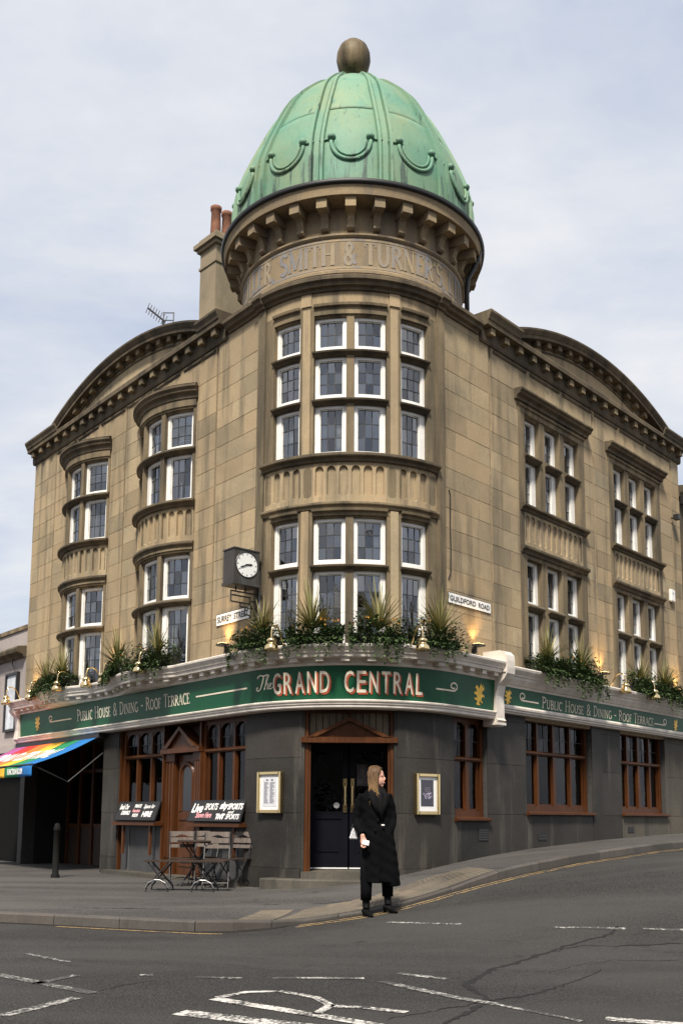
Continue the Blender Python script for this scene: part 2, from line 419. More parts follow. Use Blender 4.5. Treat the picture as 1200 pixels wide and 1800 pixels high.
for k, q in zip(KP, inner):
    n = (q-k).normalized(); k2 = k+n*.14; rows.append([])
    for j in range(15):
        t = (j/14)**1.3; p = k2+(q-k2)*t; rows[-1].append(bm.verts.new((p.x, p.y, pave_z(p.x, p.y))))
for a, b in zip(rows[:-1], rows[1:]):
    for j in range(14): bm.faces.new((a[j], b[j], b[j+1], a[j+1]))
pavement = struct('pavement', bm, S_PAVE, smooth=True)
# kerb stones
def inward(i):
    return (inner[i]-KP[i]).normalized()
step = 2; i = 0
while i < len(KP)-step:
    a, b = KP[i], KP[i+step]
    if -14 < a.x < 16:
        bm = NB(); rr = []
        for f in (0.005, .5, .995):
            p = a+(b-a)*f if f != .5 else KP[i+1]
            nn = (inward(i)*(1-f)+inward(i+step)*f).normalized()
            top = pave_z(p.x, p.y)+.003+random.uniform(-.003, .003); bot = hp(p.x, p.y)-KERB-.1
            rr.append([bm.verts.new((p.x+nn.x*d, p.y+nn.y*d, z)) for d, z in ((0, bot), (.004, top-.018), (.02, top), (.145, top), (.145, bot))])
        for A_, B_ in zip(rr[:-1], rr[1:]):
            for j in range(5): bm.faces.new((A_[j], A_[(j+1) % 5], B_[(j+1) % 5], B_[j]))
        bm.faces.new(rr[0]); bm.faces.new(list(reversed(rr[-1])))
        mk('kerb_stone', bm, S_KERB, pavement)
    i += step
# buff tactile slabs at the crossing point
S_TACT = stone('buff_tactile_slab', (.185, .155, .115), (.135, .115, .09), (.09, .08, .065), .5, .75, .16)
ti = min(range(len(KP)), key=lambda i: (KP[i]-Vector((.15, 11.75, 0))).length)
for row in range(3):
    for c in range(-3, 6):
        j = ti+c
        a = KP[j]; b = KP[j+1]; n = inward(j)
        o = a+n*(.17+.42*row); ux = (b-a).normalized(); L_ = (b-a).length-.012
        bm = NB()
        def PT(u, v, z):
            p = o+ux*u+n*v; return Vector((p.x, p.y, pave_z(p.x, p.y)+z))
        vs_ = [bm.verts.new(PT(u, v, z)) for z in (-.03, .007) for u, v in ((0, 0), (L_, 0), (L_, .408), (0, .408))]
        for f in ((0, 3, 2, 1), (4, 5, 6, 7), (0, 1, 5, 4), (1, 2, 6, 5), (2, 3, 7, 6), (3, 0, 4, 7)): bm.faces.new([vs_[q] for q in f])
        for ix in range(5):
            for iy in range(5):
                u, v = L_*(ix+.5)/5, .408*(iy+.5)/5; r = .018
                lo = [bm.verts.new(PT(u+r*math.cos(t), v+r*math.sin(t), .0072)) for t in (0, 1.05, 2.09, 3.14, 4.19, 5.24)]
                hi = [bm.verts.new(PT(u+.6*r*math.cos(t), v+.6*r*math.sin(t), .0125)) for t in (0, 1.05, 2.09, 3.14, 4.19, 5.24)]
                for q in range(6): bm.faces.new((lo[q], lo[(q+1) % 6], hi[(q+1) % 6], hi[q]))
                bm.faces.new(hi)
        mk('tactile_slab', bm, S_TACT, pavement)
# ------------------------------------------------------------------ road paint and cracks
def paint(name, col, lo, hi, scale=30):
    m, N, L, P = base_mat(name, .7, .3)
    w = n_noise(N, L, scale, 6, .7); w2 = n_noise(N, L, 4, 4, .6)
    f = n_ramp(N, L, n_math(N, L, 'ADD', n_math(N, L, 'MULTIPLY', w, .62), n_math(N, L, 'MULTIPLY', w2, .38)), [(lo, 0.0), (hi, 1.0)])
    L.new(n_mix(N, L, f, (.055, .053, .051), col), P.inputs['Base Color']); return m
S_PAINT = paint('worn_white_paint', (.56, .53, .49), .465, .535)
S_PAINTF = paint('faded_white_paint', (.42, .40, .37), .505, .575)
S_YEL = paint('worn_yellow_paint', (.36, .24, .10), .43, .56)
def ribbon(bm, pts, w, dz=.004, wid=None):
    pts = [Vector((p[0], p[1], 0)) for p in pts]; out = []
    fine = [pts[0]]
    for a, b in zip(pts[:-1], pts[1:]):
        n = max(1, int((b-a).length/.25)); fine += [a+(b-a)*k/n for k in range(1, n+1)]
    for i, p in enumerate(fine):
        t = (fine[min(i+1, len(fine)-1)]-fine[max(0, i-1)]).normalized(); nn = Vector((-t.y, t.x, 0))
        ww = w if wid is None else w*wid(i/(len(fine)-1))
        out.append([bm.verts.new((q.x, q.y, hp(q.x, q.y)-KERB+dz)) for q in (p+nn*ww/2, p-nn*ww/2)])
    for a, b in zip(out[:-1], out[1:]): bm.faces.new((a[0], a[1], b[1], b[0]))
def mark(name, strips, mat, label, dz=.004):
    bm = NB()
    for pts, w in strips: ribbon(bm, pts, w, dz)
    o = mk(name, bm, mat, None, loc=(0, 0, 0)); o['kind'] = 'structure'; o['label'] = label; return o
off1, off2 = [], []
for i, k in enumerate(KP):
    if k.x > -.55 and k.y < 60:
        n = inward(i); off1.append((k-n*.20)); off2.append((k-n*.34))
mark('yellow_line', [(off1, .048)], S_YEL, 'inner yellow no-waiting line along the kerb')
mark('yellow_line', [(off2, .048)], S_YEL, 'outer yellow no-waiting line along the kerb', .0042)
mark('yellow_line', [([(-3.2, 11.3), (-2.0, 10.86), (-1.25, 10.62)], .05)], S_YEL, 'worn yellow line below the left kerb')
mark('white_dash', [([(.52, 10.99), (1.27, 10.54)], .07)], S_PAINTF, 'faded white dash in front of the standing woman')
mark('white_dash', [([(2.17, 10.13), (2.85, 9.99)], .07), ([(3.01, 9.97), (3.5, 9.86)], .07)], S_PAINTF, 'faded white dashes at the right of the junction')
mark('white_dash', [([(-1.12, 7.85), (-.76, 7.81)], .07), ([(-.52, 7.83), (.19, 7.84)], .08), ([(-1.57, 7.93), (-1.47, 7.95)], .09)], S_PAINTF, 'faded white dashes across the middle of the road')
mark('white_dash', [([(.47, 8.10), (.83, 7.82)], .09), ([(.32, 7.70), (.81, 7.04), (1.05, 6.80)], .09), ([(1.05, 6.80), (1.5, 6.25)], .05)], S_PAINTF, 'faded white slanting dashes right of centre')
mark('white_line', [([(-2.75, 7.97), (-2.21, 7.52), (-1.73, 7.12)], .10), ([(-2.26, 7.50), (-2.06, 7.90)], .08), ([(-2.25, 6.30), (-2.08, 6.36), (-1.80, 6.95)], .10), ([(-2.84, 9.1), (-2.31, 8.6)], .06)], S_PAINTF, 'broken white box marking at the left of the road')
mark('white_arrow', [([(-1.02, 6.46), (-.62, 6.26), (-.25, 6.08), (.2, 5.85)], .17)], S_PAINT, 'bold white road stroke at the bottom of the picture')
mark('white_letter', [([(-.86, 6.94), (-.50, 6.66), (-.13, 6.38), (.25, 6.08)], .11), ([(-.84, 6.98), (-.66, 7.2), (-.42, 7.24), (-.16, 7.0), (-.06, 6.72), (-.15, 6.42)], .07), ([(-.06, 6.70), (.14, 6.66), (.43, 6.50)], .08)], S_PAINT, 'worn white road letter left of centre', .005)
mark('white_arrow', [([(1.66, 6.34), (2.2, 6.14)], .12)], S_PAINT, 'white road stroke at the bottom right corner')
S_CRACK = plain('crack_dark', (.009, .0085, .008), .95, .3, 30)  # near-black colour of the road cracks and pavement seams
def crack(pts, w, label):
    random.seed(int(pts[0][0]*100)); fine = []
    for a, b in zip(pts[:-1], pts[1:]):
        n = max(2, int(math.hypot(b[0]-a[0], b[1]-a[1])/.07))
        for k in range(n):
            t = k/n; fine.append((a[0]+(b[0]-a[0])*t+random.uniform(-.02, .02), a[1]+(b[1]-a[1])*t+random.uniform(-.03, .03)))
    bm = NB(); rnd = [random.uniform(.3, 1.3) for _ in range(4000)]
    ribbon(bm, fine, w, .003, lambda t: rnd[int(t*3999)]*(1-.6*abs(2*t-1)))
    o = mk('road_crack', bm, S_CRACK, None, loc=(0, 0, 0)); o['kind'] = 'structure'; o['label'] = label
crack([(.55, 6.0), (1.03, 6.92), (.95, 7.6), (1.25, 8.3), (1.74, 8.95), (2.28, 9.53), (2.6, 9.75), (2.85, 10.15)], .075, 'long ragged crack running up the road to the right')
crack([(1.9, 9.1), (2.3, 9.35), (2.54, 9.30), (2.99, 9.37), (3.6, 9.5)], .05, 'branching crack at the right of the road')
crack([(-1.75, 7.12), (-1.6, 7.5), (-1.35, 7.75)], .016, 'short crack by the left box marking')
crack([(.3, 6.3), (.9, 6.8), (1.4, 7.2), (1.9, 7.9), (2.2, 8.4)], .022, 'fine crack beside the slanting dashes')
crack([(1.2, 8.3), (1.7, 8.2), (2.1, 8.6), (2.4, 8.75), (3.0, 8.7)], .014, 'hairline crack curving right across the road')
for x0, y0, x1, y1, lab in ((1.0, 15.2, 2.35, 13.6, 'seam across the pavement right of the door'), (-1.0, 12.9, 1.6, 13.2, 'seam across the pavement behind the tactile slabs'), (-3.3, 12.4, -2.2, 12.3, 'cracked patch on the left pavement')):
    bm = NB(); n = 24; pr = None; random.seed(int(x0*50))
    for k in range(n+1):
        t = k/n; x = x0+(x1-x0)*t; y = y0+(y1-y0)*t+random.uniform(-.02, .02); w = random.uniform(.006, .022)
        cur = [bm.verts.new((x, y+e*w, pave_z(x, y)+.004)) for e in (-1, 1)]
        if pr: bm.faces.new((pr[0], cur[0], cur[1], pr[1]))
        pr = cur
    o = mk('pavement_seam', bm, S_CRACK, pavement)
def patch(name, poly, mat, label, dz=.002):
    bm = NB(); f = bm.faces.new([bm.verts.new((x, y, 0)) for x, y in poly]); bmesh.ops.triangulate(bm, faces=[f])
    bmesh.ops.subdivide_edges(bm, edges=bm.edges[:], cuts=5, use_grid_fill=True)
    for v in bm.verts: v.co.z = hp(v.co.x, v.co.y)-KERB+dz
    o = mk(name, bm, mat, None, loc=(0, 0, 0)); o['kind'] = 'structure'; o['label'] = label
patch('road_patch', [(1.0, 6.95), (.97, 7.6), (1.27, 8.28), (1.76, 8.93), (2.3, 9.5), (2.55, 9.3), (3.0, 9.3), (2.95, 8.75), (2.4, 8.72), (2.1, 8.55), (1.9, 7.9), (1.4, 7.2)], S_PATCH, 'darker patch of tarmac enclosed by the cracks')
bm = NB(); pr = None
for i, k in enumerate(KP):
    if -14 < k.x < 16:
        n = inward(i); w = .13+.05*math.sin(i*1.7)+.03*math.sin(i*.6)
        cur = [bm.verts.new((q.x, q.y, hp(q.x, q.y)-KERB+.0025)) for q in (k+n*.01, k-n*w)]
        if pr: bm.faces.new((pr[0], cur[0], cur[1], pr[1]))
        pr = cur
o = mk('gutter_channel', bm, S_GRIT, None, loc=(0, 0, 0)); o['kind'] = 'structure'; o['label'] = 'dark gritty gutter channel along the kerb'
# scattered litter specks on the road: tiny pale chips
bm = NB(); random.seed(5)
for _ in range(14):
    x = random.uniform(-3, 7); y = random.uniform(7, 15)
    if y > 10.4+max(0, x)*1.05 or y > 10.3 and x < .3: continue
    r = random.uniform(.005, .012); z = hp(x, y)-KERB+.001; a = random.uniform(0, 3)
    v = [bm.verts.new((x+r*math.cos(a+t)*random.uniform(.6, 1.3), y+r*math.sin(a+t), z+(.004 if q else .006))) for q, t in enumerate((0, 1.6, 3.1, 4.7))]
    tp = bm.verts.new((x, y, z+.009))
    for q in range(4): bm.faces.new((v[q], v[(q+1) % 4], tp))
o = mk('road_litter', bm, S_KERB, None, loc=(0, 0, 0)); tag(o, 'pale scraps of litter scattered on the road', 'litter', kind='stuff')
# ================================================================== the pub
pub = thing('corner_pub', (AX, AY, 0), 'sandstone corner pub with round tower, green copper dome and green fascia', 'building')
def part(name, bm, mat, parent=None, **k): return mk(name, bm, mat, parent or pub, **k)
W0, W1 = sL(9.70), sR(9.68)
bayc = (3.18, 6.68); BOWS = [bow_map(c, 1.05, .37) for c in bayc]
RG = (2.60, 6.20)                        # left edges (s) of the window groups on the right street
GROOVES = [sL(8.45), sL(4.93), sL(1.42), sR(1.50), sR(5.38), sR(9.24)]
T_ = lambda deg: T0+R_(deg)*RT
BAY0, BAY1 = T_(-45), T_(45)
PIL = .20
# ---- backing wall with openings
def rect_fill(u0, u1, z0, z1, holes):
    us_ = sorted({u0, u1, *[min(max(v, u0), u1) for h in holes for v in h[:2]]})
    out = []
    for a, b in zip(us_[:-1], us_[1:]):
        if b-a < 1e-5: continue
        mid_ = (a+b)/2; spans = [(max(z0, h[2]), min(z1, h[3])) for h in holes if h[0] < mid_ < h[1]]
        spans.sort(); z = z0
        for lo, hi in spans:
            if lo > z: out.append((a, b, z, lo))
            z = max(z, hi)
        if z < z1: out.append((a, b, z, z1))
    return out
holes = [(sL(c+1.04), sL(c-1.04), 3.85, 9.2) for c in bayc]
for g in RG: holes += [(sR(g), sR(g+2.2), 7.10, 8.95), (sR(g), sR(g+2.2), 3.9, 6.10)]
holes.append((BAY0, BAY1, 3.85, 9.75))
bm = NB()
ghole = [(g-.028, g+.028, 3.6, 10.2) for g in GROOVES]
for a, b, z0, z1 in rect_fill(W0, W1, 3.0, 10.05, holes+ghole): ubox(bm, M, a, b, -.32, -.014, z0, z1)
for g in GROOVES: ubox(bm, M, g-.028, g+.028, -.32, -.17, 3.0, 10.05)
for w_, d in ((W0, 1), (W1, -1)):       # end walls running back
    p, q = M(w_, -.014, 0), M(w_, -6.5, 0); t = Vector(((dL if d > 0 else dR)[0], (dL if d > 0 else dR)[1], 0))
    for z0, z1 in ((0, 10.05),):
        v = [bm.verts.new(x+e*t*.16+Vector((0, 0, z))) for z in (z0, z1) for x, e in ((p, 0), (q, 0), (q, -1), (p, -1))]
        for f in ((0, 3, 2, 1), (4, 5, 6, 7), (0, 1, 5, 4), (1, 2, 6, 5), (2, 3, 7, 6), (3, 0, 4, 7)): bm.faces.new([v[i] for i in f])
wall = part('wall', bm, JOINT)
# ---- ashlar blocks, each a stone
bh = [(sL(c+1.10), sL(c-1.10), 3.0, 9.36) for c in bayc]
for g in RG: bh.append((sR(g-.16), sR(g+2.36), 3.0, 9.22))
bh.append((BAY0-PIL, BAY1+PIL, 3.0, 10.1))
bh += [(g-.027, g+.027, 3.0, 10.1) for g in GROOVES]
zc = [3.62+.357*i for i in range(19)]
zc = [z for z in zc if z < 9.85]; zc[-1] = 9.86
blocks = []
for ci, (z0, z1) in enumerate(zip(zc[:-1], zc[1:])):
    zm = (z0+z1)/2
    ivs = [(W0, W1)]
    for h in bh:
        if h[2] < z1-.06 and h[3] > z0+.06:
            nv = []
            for a, b in ivs:
                if h[1] <= a or h[0] >= b: nv.append((a, b)); continue
                if h[0] > a: nv.append((a, h[0]))
                if h[1] < b: nv.append((h[1], b))
            ivs = nv
    for a, b in ivs:
        L_ = b-a
        if L_ < .03: continue
        n = max(1, round(L_/.92)); cs = [a+L_*k/n for k in range(n+1)]
        if n > 1 and ci % 2:
            d = L_/n; cs = [a]+[a+d*(k+.5) for k in range(n)]+[b]
        elif n == 1 and L_ > .7: cs = [a, a+L_*(.38 if ci % 2 else .66), b]
        for p, q in zip(cs[:-1], cs[1:]): blocks.append((p, q, z0, z1))
G_ = .0018
def block_bm(p, q, z0, z1):
    bm = NB(); o1 = random.uniform(-.003, .002)
    us_ = cuts(M, p+G_, q-G_, .3); rings = []
    for u in us_:
        rings.append([bm.verts.new(M(u, o, z)) for o, z in ((-.02, z0+G_), (o1-.004, z0+G_), (o1, z0+G_+.004), (o1, z1-G_-.004), (o1-.004, z1-G_), (-.02, z1-G_))])
    for a, b in zip(rings[:-1], rings[1:]):
        for i in range(5): bm.faces.new((a[i], a[i+1], b[i+1], b[i]))
    bm.faces.new(rings[0]); bm.faces.new(list(reversed(rings[-1])))
    return bm
blocks.sort(key=lambda b: -(b[1]-b[0])*(b[3]-b[2]))
rest = NB()
for i, b in enumerate(blocks):
    if i < 300: part('stone_block', block_bm(*b), S_STONE, wall)
    else:
        t = block_bm(*b); me = bpy.data.meshes.new('tmp'); t.to_mesh(me); t.free(); rest.from_mesh(me); bpy.data.meshes.remove(me)
if len(blocks) > 300:
    o = part('small_stones', rest, S_STONE, wall); o['kind'] = 'stuff'
else: rest.free()
print('blocks', len(blocks))
# ---- tower pilasters, strips
for a, b in ((BAY0-PIL, BAY0), (BAY1, BAY1+PIL)):
    bm = NB(); ubox(bm, M, a, b, -.2, .035, 3.6, 9.99); part('pilaster', bm, S_TRIM)
# ---- flutes: each cell a stone panel with an arched recess
def flute_cell(mp, u0, u1, z0, z1, oface, orec):
    bm = NB(); w = u1-u0; cu = (u0+u1)/2; r = w*.36; zt = z1-.06-r; zb = z0+.10+r*.55
    arch = []
    for k in range(9):
        a = math.pi*k/8; arch.append((cu+r*math.cos(a), zt+r*math.sin(a)))
    for k in range(7):
        a = math.pi+math.pi*k/6; arch.append((cu+r*math.cos(a), zb+.55*r*math.sin(a)))
    zc_ = (z0+z1)/2; outer = []
    for u, z in arch:
        du, dz = u-cu, z-zc_
        k = min((w/2)/abs(du) if abs(du) > 1e-6 else 1e9, ((z1-z0)/2)/abs(dz) if abs(dz) > 1e-6 else 1e9); outer.append((cu+du*k, zc_+dz*k))
    for corner in ((u1, z1), (u0, z1), (u0, z0), (u1, z0)):    # snap nearest outer point onto each corner
        j = min(range(len(outer)), key=lambda i: abs(outer[i][0]-corner[0])*2+abs(outer[i][1]-corner[1])); outer[j] = corner
    vo = [bm.verts.new(mp(u, oface, z)) for u, z in outer]; va = [bm.verts.new(mp(u, oface, z)) for u, z in arch]
    vb = [bm.verts.new(mp(cu+(u-cu)*.86, orec, zc_+(z-zc_)*.985)) for u, z in arch]; n = len(arch)
    for i in range(n):
        j = (i+1) % n
        bm.faces.new((vo[i], vo[j], va[j], va[i])); bm.faces.new((va[i], va[j], vb[j], vb[i]))
    bm.faces.new(vb)
    return bm
def flute_panel(mp, u0, u1, z0, z1, n, oface=0.0):
    bm = NB(); ubox(bm, mp, u0, u1, -.22, oface-.05, z0, z1); p = part('flute_panel', bm, S_TRIM)
    d = (u1-u0)/n
    for i in range(n): part('flute', flute_cell(mp, u0+d*i, u0+d*(i+1), z0, z1, oface, oface-.042), S_STONE, p)
# ---- windows
pane_count = [0]; pane_rest = NB()
def window(mp, u0, u1, z0, z1, cols, rows, o=-.125, fr=.062, pane_objs=True, blind=0.0, wide=None, openside=0):
    bm = NB()
    fl = fr*(wide[0] if wide else 1); frr = fr*(wide[1] if wide else 1)
    ubox(bm, mp, u0, u0+fl, o-.05, o+.035, z0, z1); ubox(bm, mp, u1-frr, u1, o-.05, o+.035, z0, z1)
    ubox(bm, mp, u0+fl, u1-frr, o-.05, o+.034, z0, z0+fr*1.15); ubox(bm, mp, u0+fl, u1-frr, o-.05, o+.034, z1-fr*.8, z1)
    # inner bead
    a, b, c, d = u0+fl, u1-frr, z0+fr*1.15, z1-fr*.8; t = .014
    ubox(bm, mp, a, a+t, o-.04, o+.012, c, d); ubox(bm, mp, b-t, b, o-.04, o+.012, c, d)
    ubox(bm, mp, a+t, b-t, o-.04, o+.011, c, c+t); ubox(bm, mp, a+t, b-t, o-.04, o+.011, d-t, d)
    w = part('window', bm, S_WHITE)
    a += t; b -= t; c += t; d -= t
    bm = NB(); lw = .0068
    for i in range(1, cols): x = a+(b-a)*i/cols; ubox(bm, mp, x-lw, x+lw, o-.016, o-.004, c, d, 9)
    for j in range(1, rows): z = c+(d-c)*j/rows; ubox(bm, mp, a, b, o-.0165, o-.0045, z-lw, z+lw)
    part('lead_came', bm, S_LEAD, w)
    for i in range(cols):
        for j in range(rows):
            x0, x1 = a+(b-a)*i/cols, a+(b-a)*(i+1)/cols; y0, y1 = c+(d-c)*j/rows, c+(d-c)*(j+1)/rows
            tx, tz = random.gauss(0, .0022), random.gauss(0, .0022)
            use = pane_objs and pane_count[0] < 300
            bm = NB() if use else pane_rest
            vs_ = [bm.verts.new(mp(x, o-.0105+sx*tx+sz*tz, z)) for x, z, sx, sz in ((x0, y0, -1, -1), (x1, y0, 1, -1), (x1, y1, 1, 1), (x0, y1, -1, 1))]
            bm.faces.new(vs_)
            if use: part('pane', bm, S_GLASS, w, fix=False); pane_count[0] += 1
    if random.random() < .34 and blind == 0:
        for u_a, u_b in (((a, a+(b-a)*random.uniform(.18, .42)),) if random.random() < .5 else ((b-(b-a)*random.uniform(.15, .36), b), (a, a+(b-a)*random.uniform(.12, .3)))):
            bm = NB(); n = 9; pr = None
            for k in range(n+1):
                u = u_a+(u_b-u_a)*k/n; cur = [bm.verts.new(mp(u, o-.12+.02*math.sin(k*2.1), z)) for z in (c, d)]
                if pr: bm.faces.new((pr[0], cur[0], cur[1], pr[1]))
                pr = cur
            part('curtain', bm, S_BLIND, w)
    if blind > 0:
        bm = NB(); zb = d-(d-c)*blind; n = max(1, int((d-zb)/.045))
        for k in range(n):
            z = d-(d-zb)*(k+.5)/n; ubox(bm, mp, a, b, o-.10, o-.085, z-.016, z+.017)
        part('blind', bm, S_BLIND, w)
    return w
def trim(name, mp, u0, u1, prof, mat=None): bm = NB(); sweep(bm, mp, u0, u1, prof); return part(name, bm, mat or S_TRIM)
def sill_prof(z0, z1, o): return [(-.2, z0), (o*.35, z0), (o*.5, z0+(z1-z0)*.35), (o*.9, z0+(z1-z0)*.5), (o, z0+(z1-z0)*.62), (o, z1-.012), (o-.02, z1), (-.2, z1+.012)]
def hood_prof(z0, z1, o): return [(-.2, z0), (o*.3, z0), (o*.38, z0+(z1-z0)*.3), (o*.72, z0+(z1-z0)*.46), (o*.76, z0+(z1-z0)*.62), (o, z0+(z1-z0)*.78), (o, z1-.01), (-.2, z1+.03)]
# tower bay
cols_t = [(-39.6, -24.2), (-17.2, -1.8), (1.8, 17.2), (24.2, 39.6)]
for a, b in ((-45, -39.6), (-24.2, -17.2), (17.2, 24.2), (39.6, 45)):
    bm = NB(); ubox(bm, M, T_(a), T_(b), -.26, -.004, 3.85, 9.74)
    part('pier', bm, S_TRIM)
    if b-a > 6:                                   # raised fillet in the middle of the wide piers
        for z0, z1 in ((3.86, 6.18), (7.15, 9.70)):
            bm = NB(); ubox(bm, M, T_(a+1.6), T_(b-1.6), -.01, .016, z0, z1); part('fillet', bm, S_STONE)
for z0, z1 in ((3.85, 6.16), (7.1, 9.62)):
    bm = NB(); sweep(bm, M, T_(-1.8), T_(1.8), [(-.26, z0), (-.03, z0), (-.03, z1), (-.26, z1)]); part('mullion', bm, S_TRIM)
for a, b in ((-39.6, -24.2), (-17.2, 17.2), (24.2, 39.6)):
    for z0, z1 in ((8.85, 8.975), (8.0, 8.125), (5.175, 5.29)):
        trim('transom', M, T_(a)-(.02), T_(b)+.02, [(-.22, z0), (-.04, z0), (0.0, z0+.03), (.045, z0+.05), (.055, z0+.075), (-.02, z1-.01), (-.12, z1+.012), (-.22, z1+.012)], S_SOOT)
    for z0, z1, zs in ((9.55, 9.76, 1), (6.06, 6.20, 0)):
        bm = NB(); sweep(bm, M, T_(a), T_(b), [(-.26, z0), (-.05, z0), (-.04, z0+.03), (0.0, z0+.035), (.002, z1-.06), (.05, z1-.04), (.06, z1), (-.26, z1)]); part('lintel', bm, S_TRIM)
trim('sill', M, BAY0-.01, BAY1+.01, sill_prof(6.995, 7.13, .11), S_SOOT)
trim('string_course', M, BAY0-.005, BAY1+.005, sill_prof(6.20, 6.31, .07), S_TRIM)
flute_panel(M, BAY0, BAY1, 6.31, 6.995, 16, -.004)
bm = NB(); ubox(bm, M, BAY0, BAY1, -.26, -.002, 9.745, 9.985); part('frieze', bm, S_STONE)
for a in (-21, 21):
    bm = NB(); ubox(bm, M, T_(a-2.6), T_(a+2.6), -.05, .018, 9.765, 9.98); part('frieze_strip', bm, S_STONE)
for i, (a, b) in enumerate(cols_t):
    wd = None; lowd = (1.9, 1.0) if i < 1 else ((1.0, 1.9) if i == 3 else (1.35, 1.0) if i == 1 else (1.0, 1.35))
    window(M, T_(a), T_(b), 8.975, 9.55, 3, 2)
    window(M, T_(a), T_(b), 8.125, 8.85, 3, 3)
    window(M, T_(a), T_(b), 7.13, 8.0, 3, 3, wide=lowd)
    window(M, T_(a), T_(b), 5.29, 6.06, 3, 3)
    window(M, T_(a), T_(b), 3.95, 5.175, 3, 4, wide=lowd)
# bows on the left street
for bi, (B, c) in enumerate(zip(BOWS, bayc)):
    h = B.half
    for a, b in ((-1.0, -.95), (.95, 1.0)):
        bm = NB(); ubox(bm, B, a*h, b*h, -.24, -.004, 3.8, 9.08); part('pier', bm, S_TRIM)
    for a in (-.33, .33):
        bm = NB(); ubox(bm, B, (a-.045)*h, (a+.045)*h, -.24, -.012, 3.8, 9.08); part('mullion', bm, S_TRIM)
    for z0, z1 in ((8.05, 8.175), (5.10, 5.225)):
        trim('transom', B, -h, h, [(-.24, z0), (-.02, z0), (.02, z0+.03), (.06, z0+.055), (.065, z0+.08), (0.0, z1), (-.1, z1+.012), (-.24, z1+.012)], S_SOOT)
    for z0, z1 in ((8.90, 9.12), (6.08, 6.19)):
        bm = NB(); sweep(bm, B, -h, h, [(-.24, z0), (-.05, z0), (-.04, z0+.03), (.004, z0+.035), (.006, z0+.07), (.03, z0+.075), (.03, z1), (-.24, z1)]); part('lintel', bm, S_TRIM)
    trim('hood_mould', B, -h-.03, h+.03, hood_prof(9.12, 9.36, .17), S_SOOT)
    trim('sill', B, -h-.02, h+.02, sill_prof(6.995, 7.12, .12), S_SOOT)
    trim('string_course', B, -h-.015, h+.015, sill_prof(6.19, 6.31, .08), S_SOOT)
    flute_panel(B, -h, h, 6.31, 6.995, 12, -.002)
    bm = NB(); us_ = cuts(B, -h, h)                        # lead roof over the bow
    top = [bm.verts.new(B(u, .14, 9.375)) for u in us_]; bk = [bm.verts.new(M(sL(c)+(u/h)*1.05, -.01, 9.44)) for u in us_]
    for i in range(len(us_)-1): bm.faces.new((top[i], top[i+1], bk[i+1], bk[i]))
    part('bow_roof', bm, S_LEAD)
    for k, (a, b) in enumerate(((-.95, -.375), (-.285, .285), (.375, .95))):
        vis = k > 0
        window(B, a*h, b*h, 8.175, 8.90, 3, 3, o=-.13, pane_objs=False, blind=(.9 if (k == 2 and bi == 0) else .35 if k == 2 else 0))
        window(B, a*h, b*h, 7.12, 8.05, 3, 3, o=-.13, pane_objs=False, wide=(1.9, 1.0))
        window(B, a*h, b*h, 5.225, 6.08, 3, 3, o=-.13, pane_objs=False)
        window(B, a*h, b*h, 3.9, 5.10, 3, 4, o=-.13, pane_objs=False, wide=(1.9, 1.0))
# window groups on the right street
for gi, g in enumerate(RG):
    a0, a1 = sR(g), sR(g+2.2)
    cw = .56; cs = [(g+.06, g+.06+cw), (g+.06+cw+.20, g+.06+2*cw+.20), (g+.06+2*cw+.40, g+.06+3*cw+.40)]
    for a, b in ((g-.16, g+.06), (cs[2][1], g+2.36)):
        bm = NB(); ubox(bm, M, sR(a), sR(b), -.24, .012, 3.7, 9.0); part('architrave', bm, S_TRIM)
    for a, b in ((cs[0][1], cs[1][0]), (cs[1][1], cs[2][0])):
        for z0, z1 in ((3.8, 6.1), (7.1, 8.95)):
            bm = NB(); ubox(bm, M, sR(a), sR(b), -.24, -.008, z0, z1); part('mullion', bm, S_TRIM)
    for a, b in cs:
        for z0, z1 in ((8.06, 8.19), (5.10, 5.23)):
            trim('transom', M, sR(a)-.02, sR(b)+.02, [(-.22, z0), (-.03, z0), (.01, z0+.03), (.05, z0+.055), (.055, z0+.08), (0.0, z1), (-.1, z1+.012), (-.22, z1+.012)], S_SOOT)
        blind = .5 if gi == 1 and a == cs[2][0] else 0
        window(M, sR(a), sR(b), 8.19, 8.92, 3, 3, o=-.15, pane_objs=False, wide=(1.0, 1.5))
        window(M, sR(a), sR(b), 7.12, 8.06, 3, 3, o=-.15, pane_objs=False, wide=(1.0, 2.4))
        window(M, sR(a), sR(b), 5.23, 6.09, 3, 3, o=-.15, pane_objs=False, wide=(1.0, 1.5))
        window(M, sR(a), sR(b), 3.9, 5.10, 3, 4, o=-.15, pane_objs=False, wide=(1.0, 2.2))
    bm = NB(); sweep(bm, M, sR(g-.16), sR(g+2.36), [(-.24, 8.92), (-.05, 8.92), (-.04, 8.96), (.015, 8.965), (.018, 9.06), (.05, 9.07), (.05, 9.10), (.02, 9.11), (.02, 9.2), (-.24, 9.2)]); part('lintel', bm, S_TRIM)
    trim('hood_mould', M, sR(g-.28), sR(g+2.48), hood_prof(9.16, 9.36, .19), S_SOOT)
    trim('sill', M, sR(g-.15), sR(g+2.35), sill_prof(6.995, 7.12, .12), S_SOOT)
    trim('string_course', M, sR(g-.15), sR(g+2.35), sill_prof(6.17, 6.31, .10), S_SOOT)
    bm = NB(); ubox(bm, M, sR(g), sR(g+2.2), -.24, -.0, 6.09, 6.17); part('lintel', bm, S_TRIM)
    flute_panel(M, sR(g), sR(g+2.2), 6.31, 6.995, 11, .014)
o = part('far_panes', pane_rest, S_GLASS, fix=False); o['kind'] = 'stuff'
print('panes', pane_count)
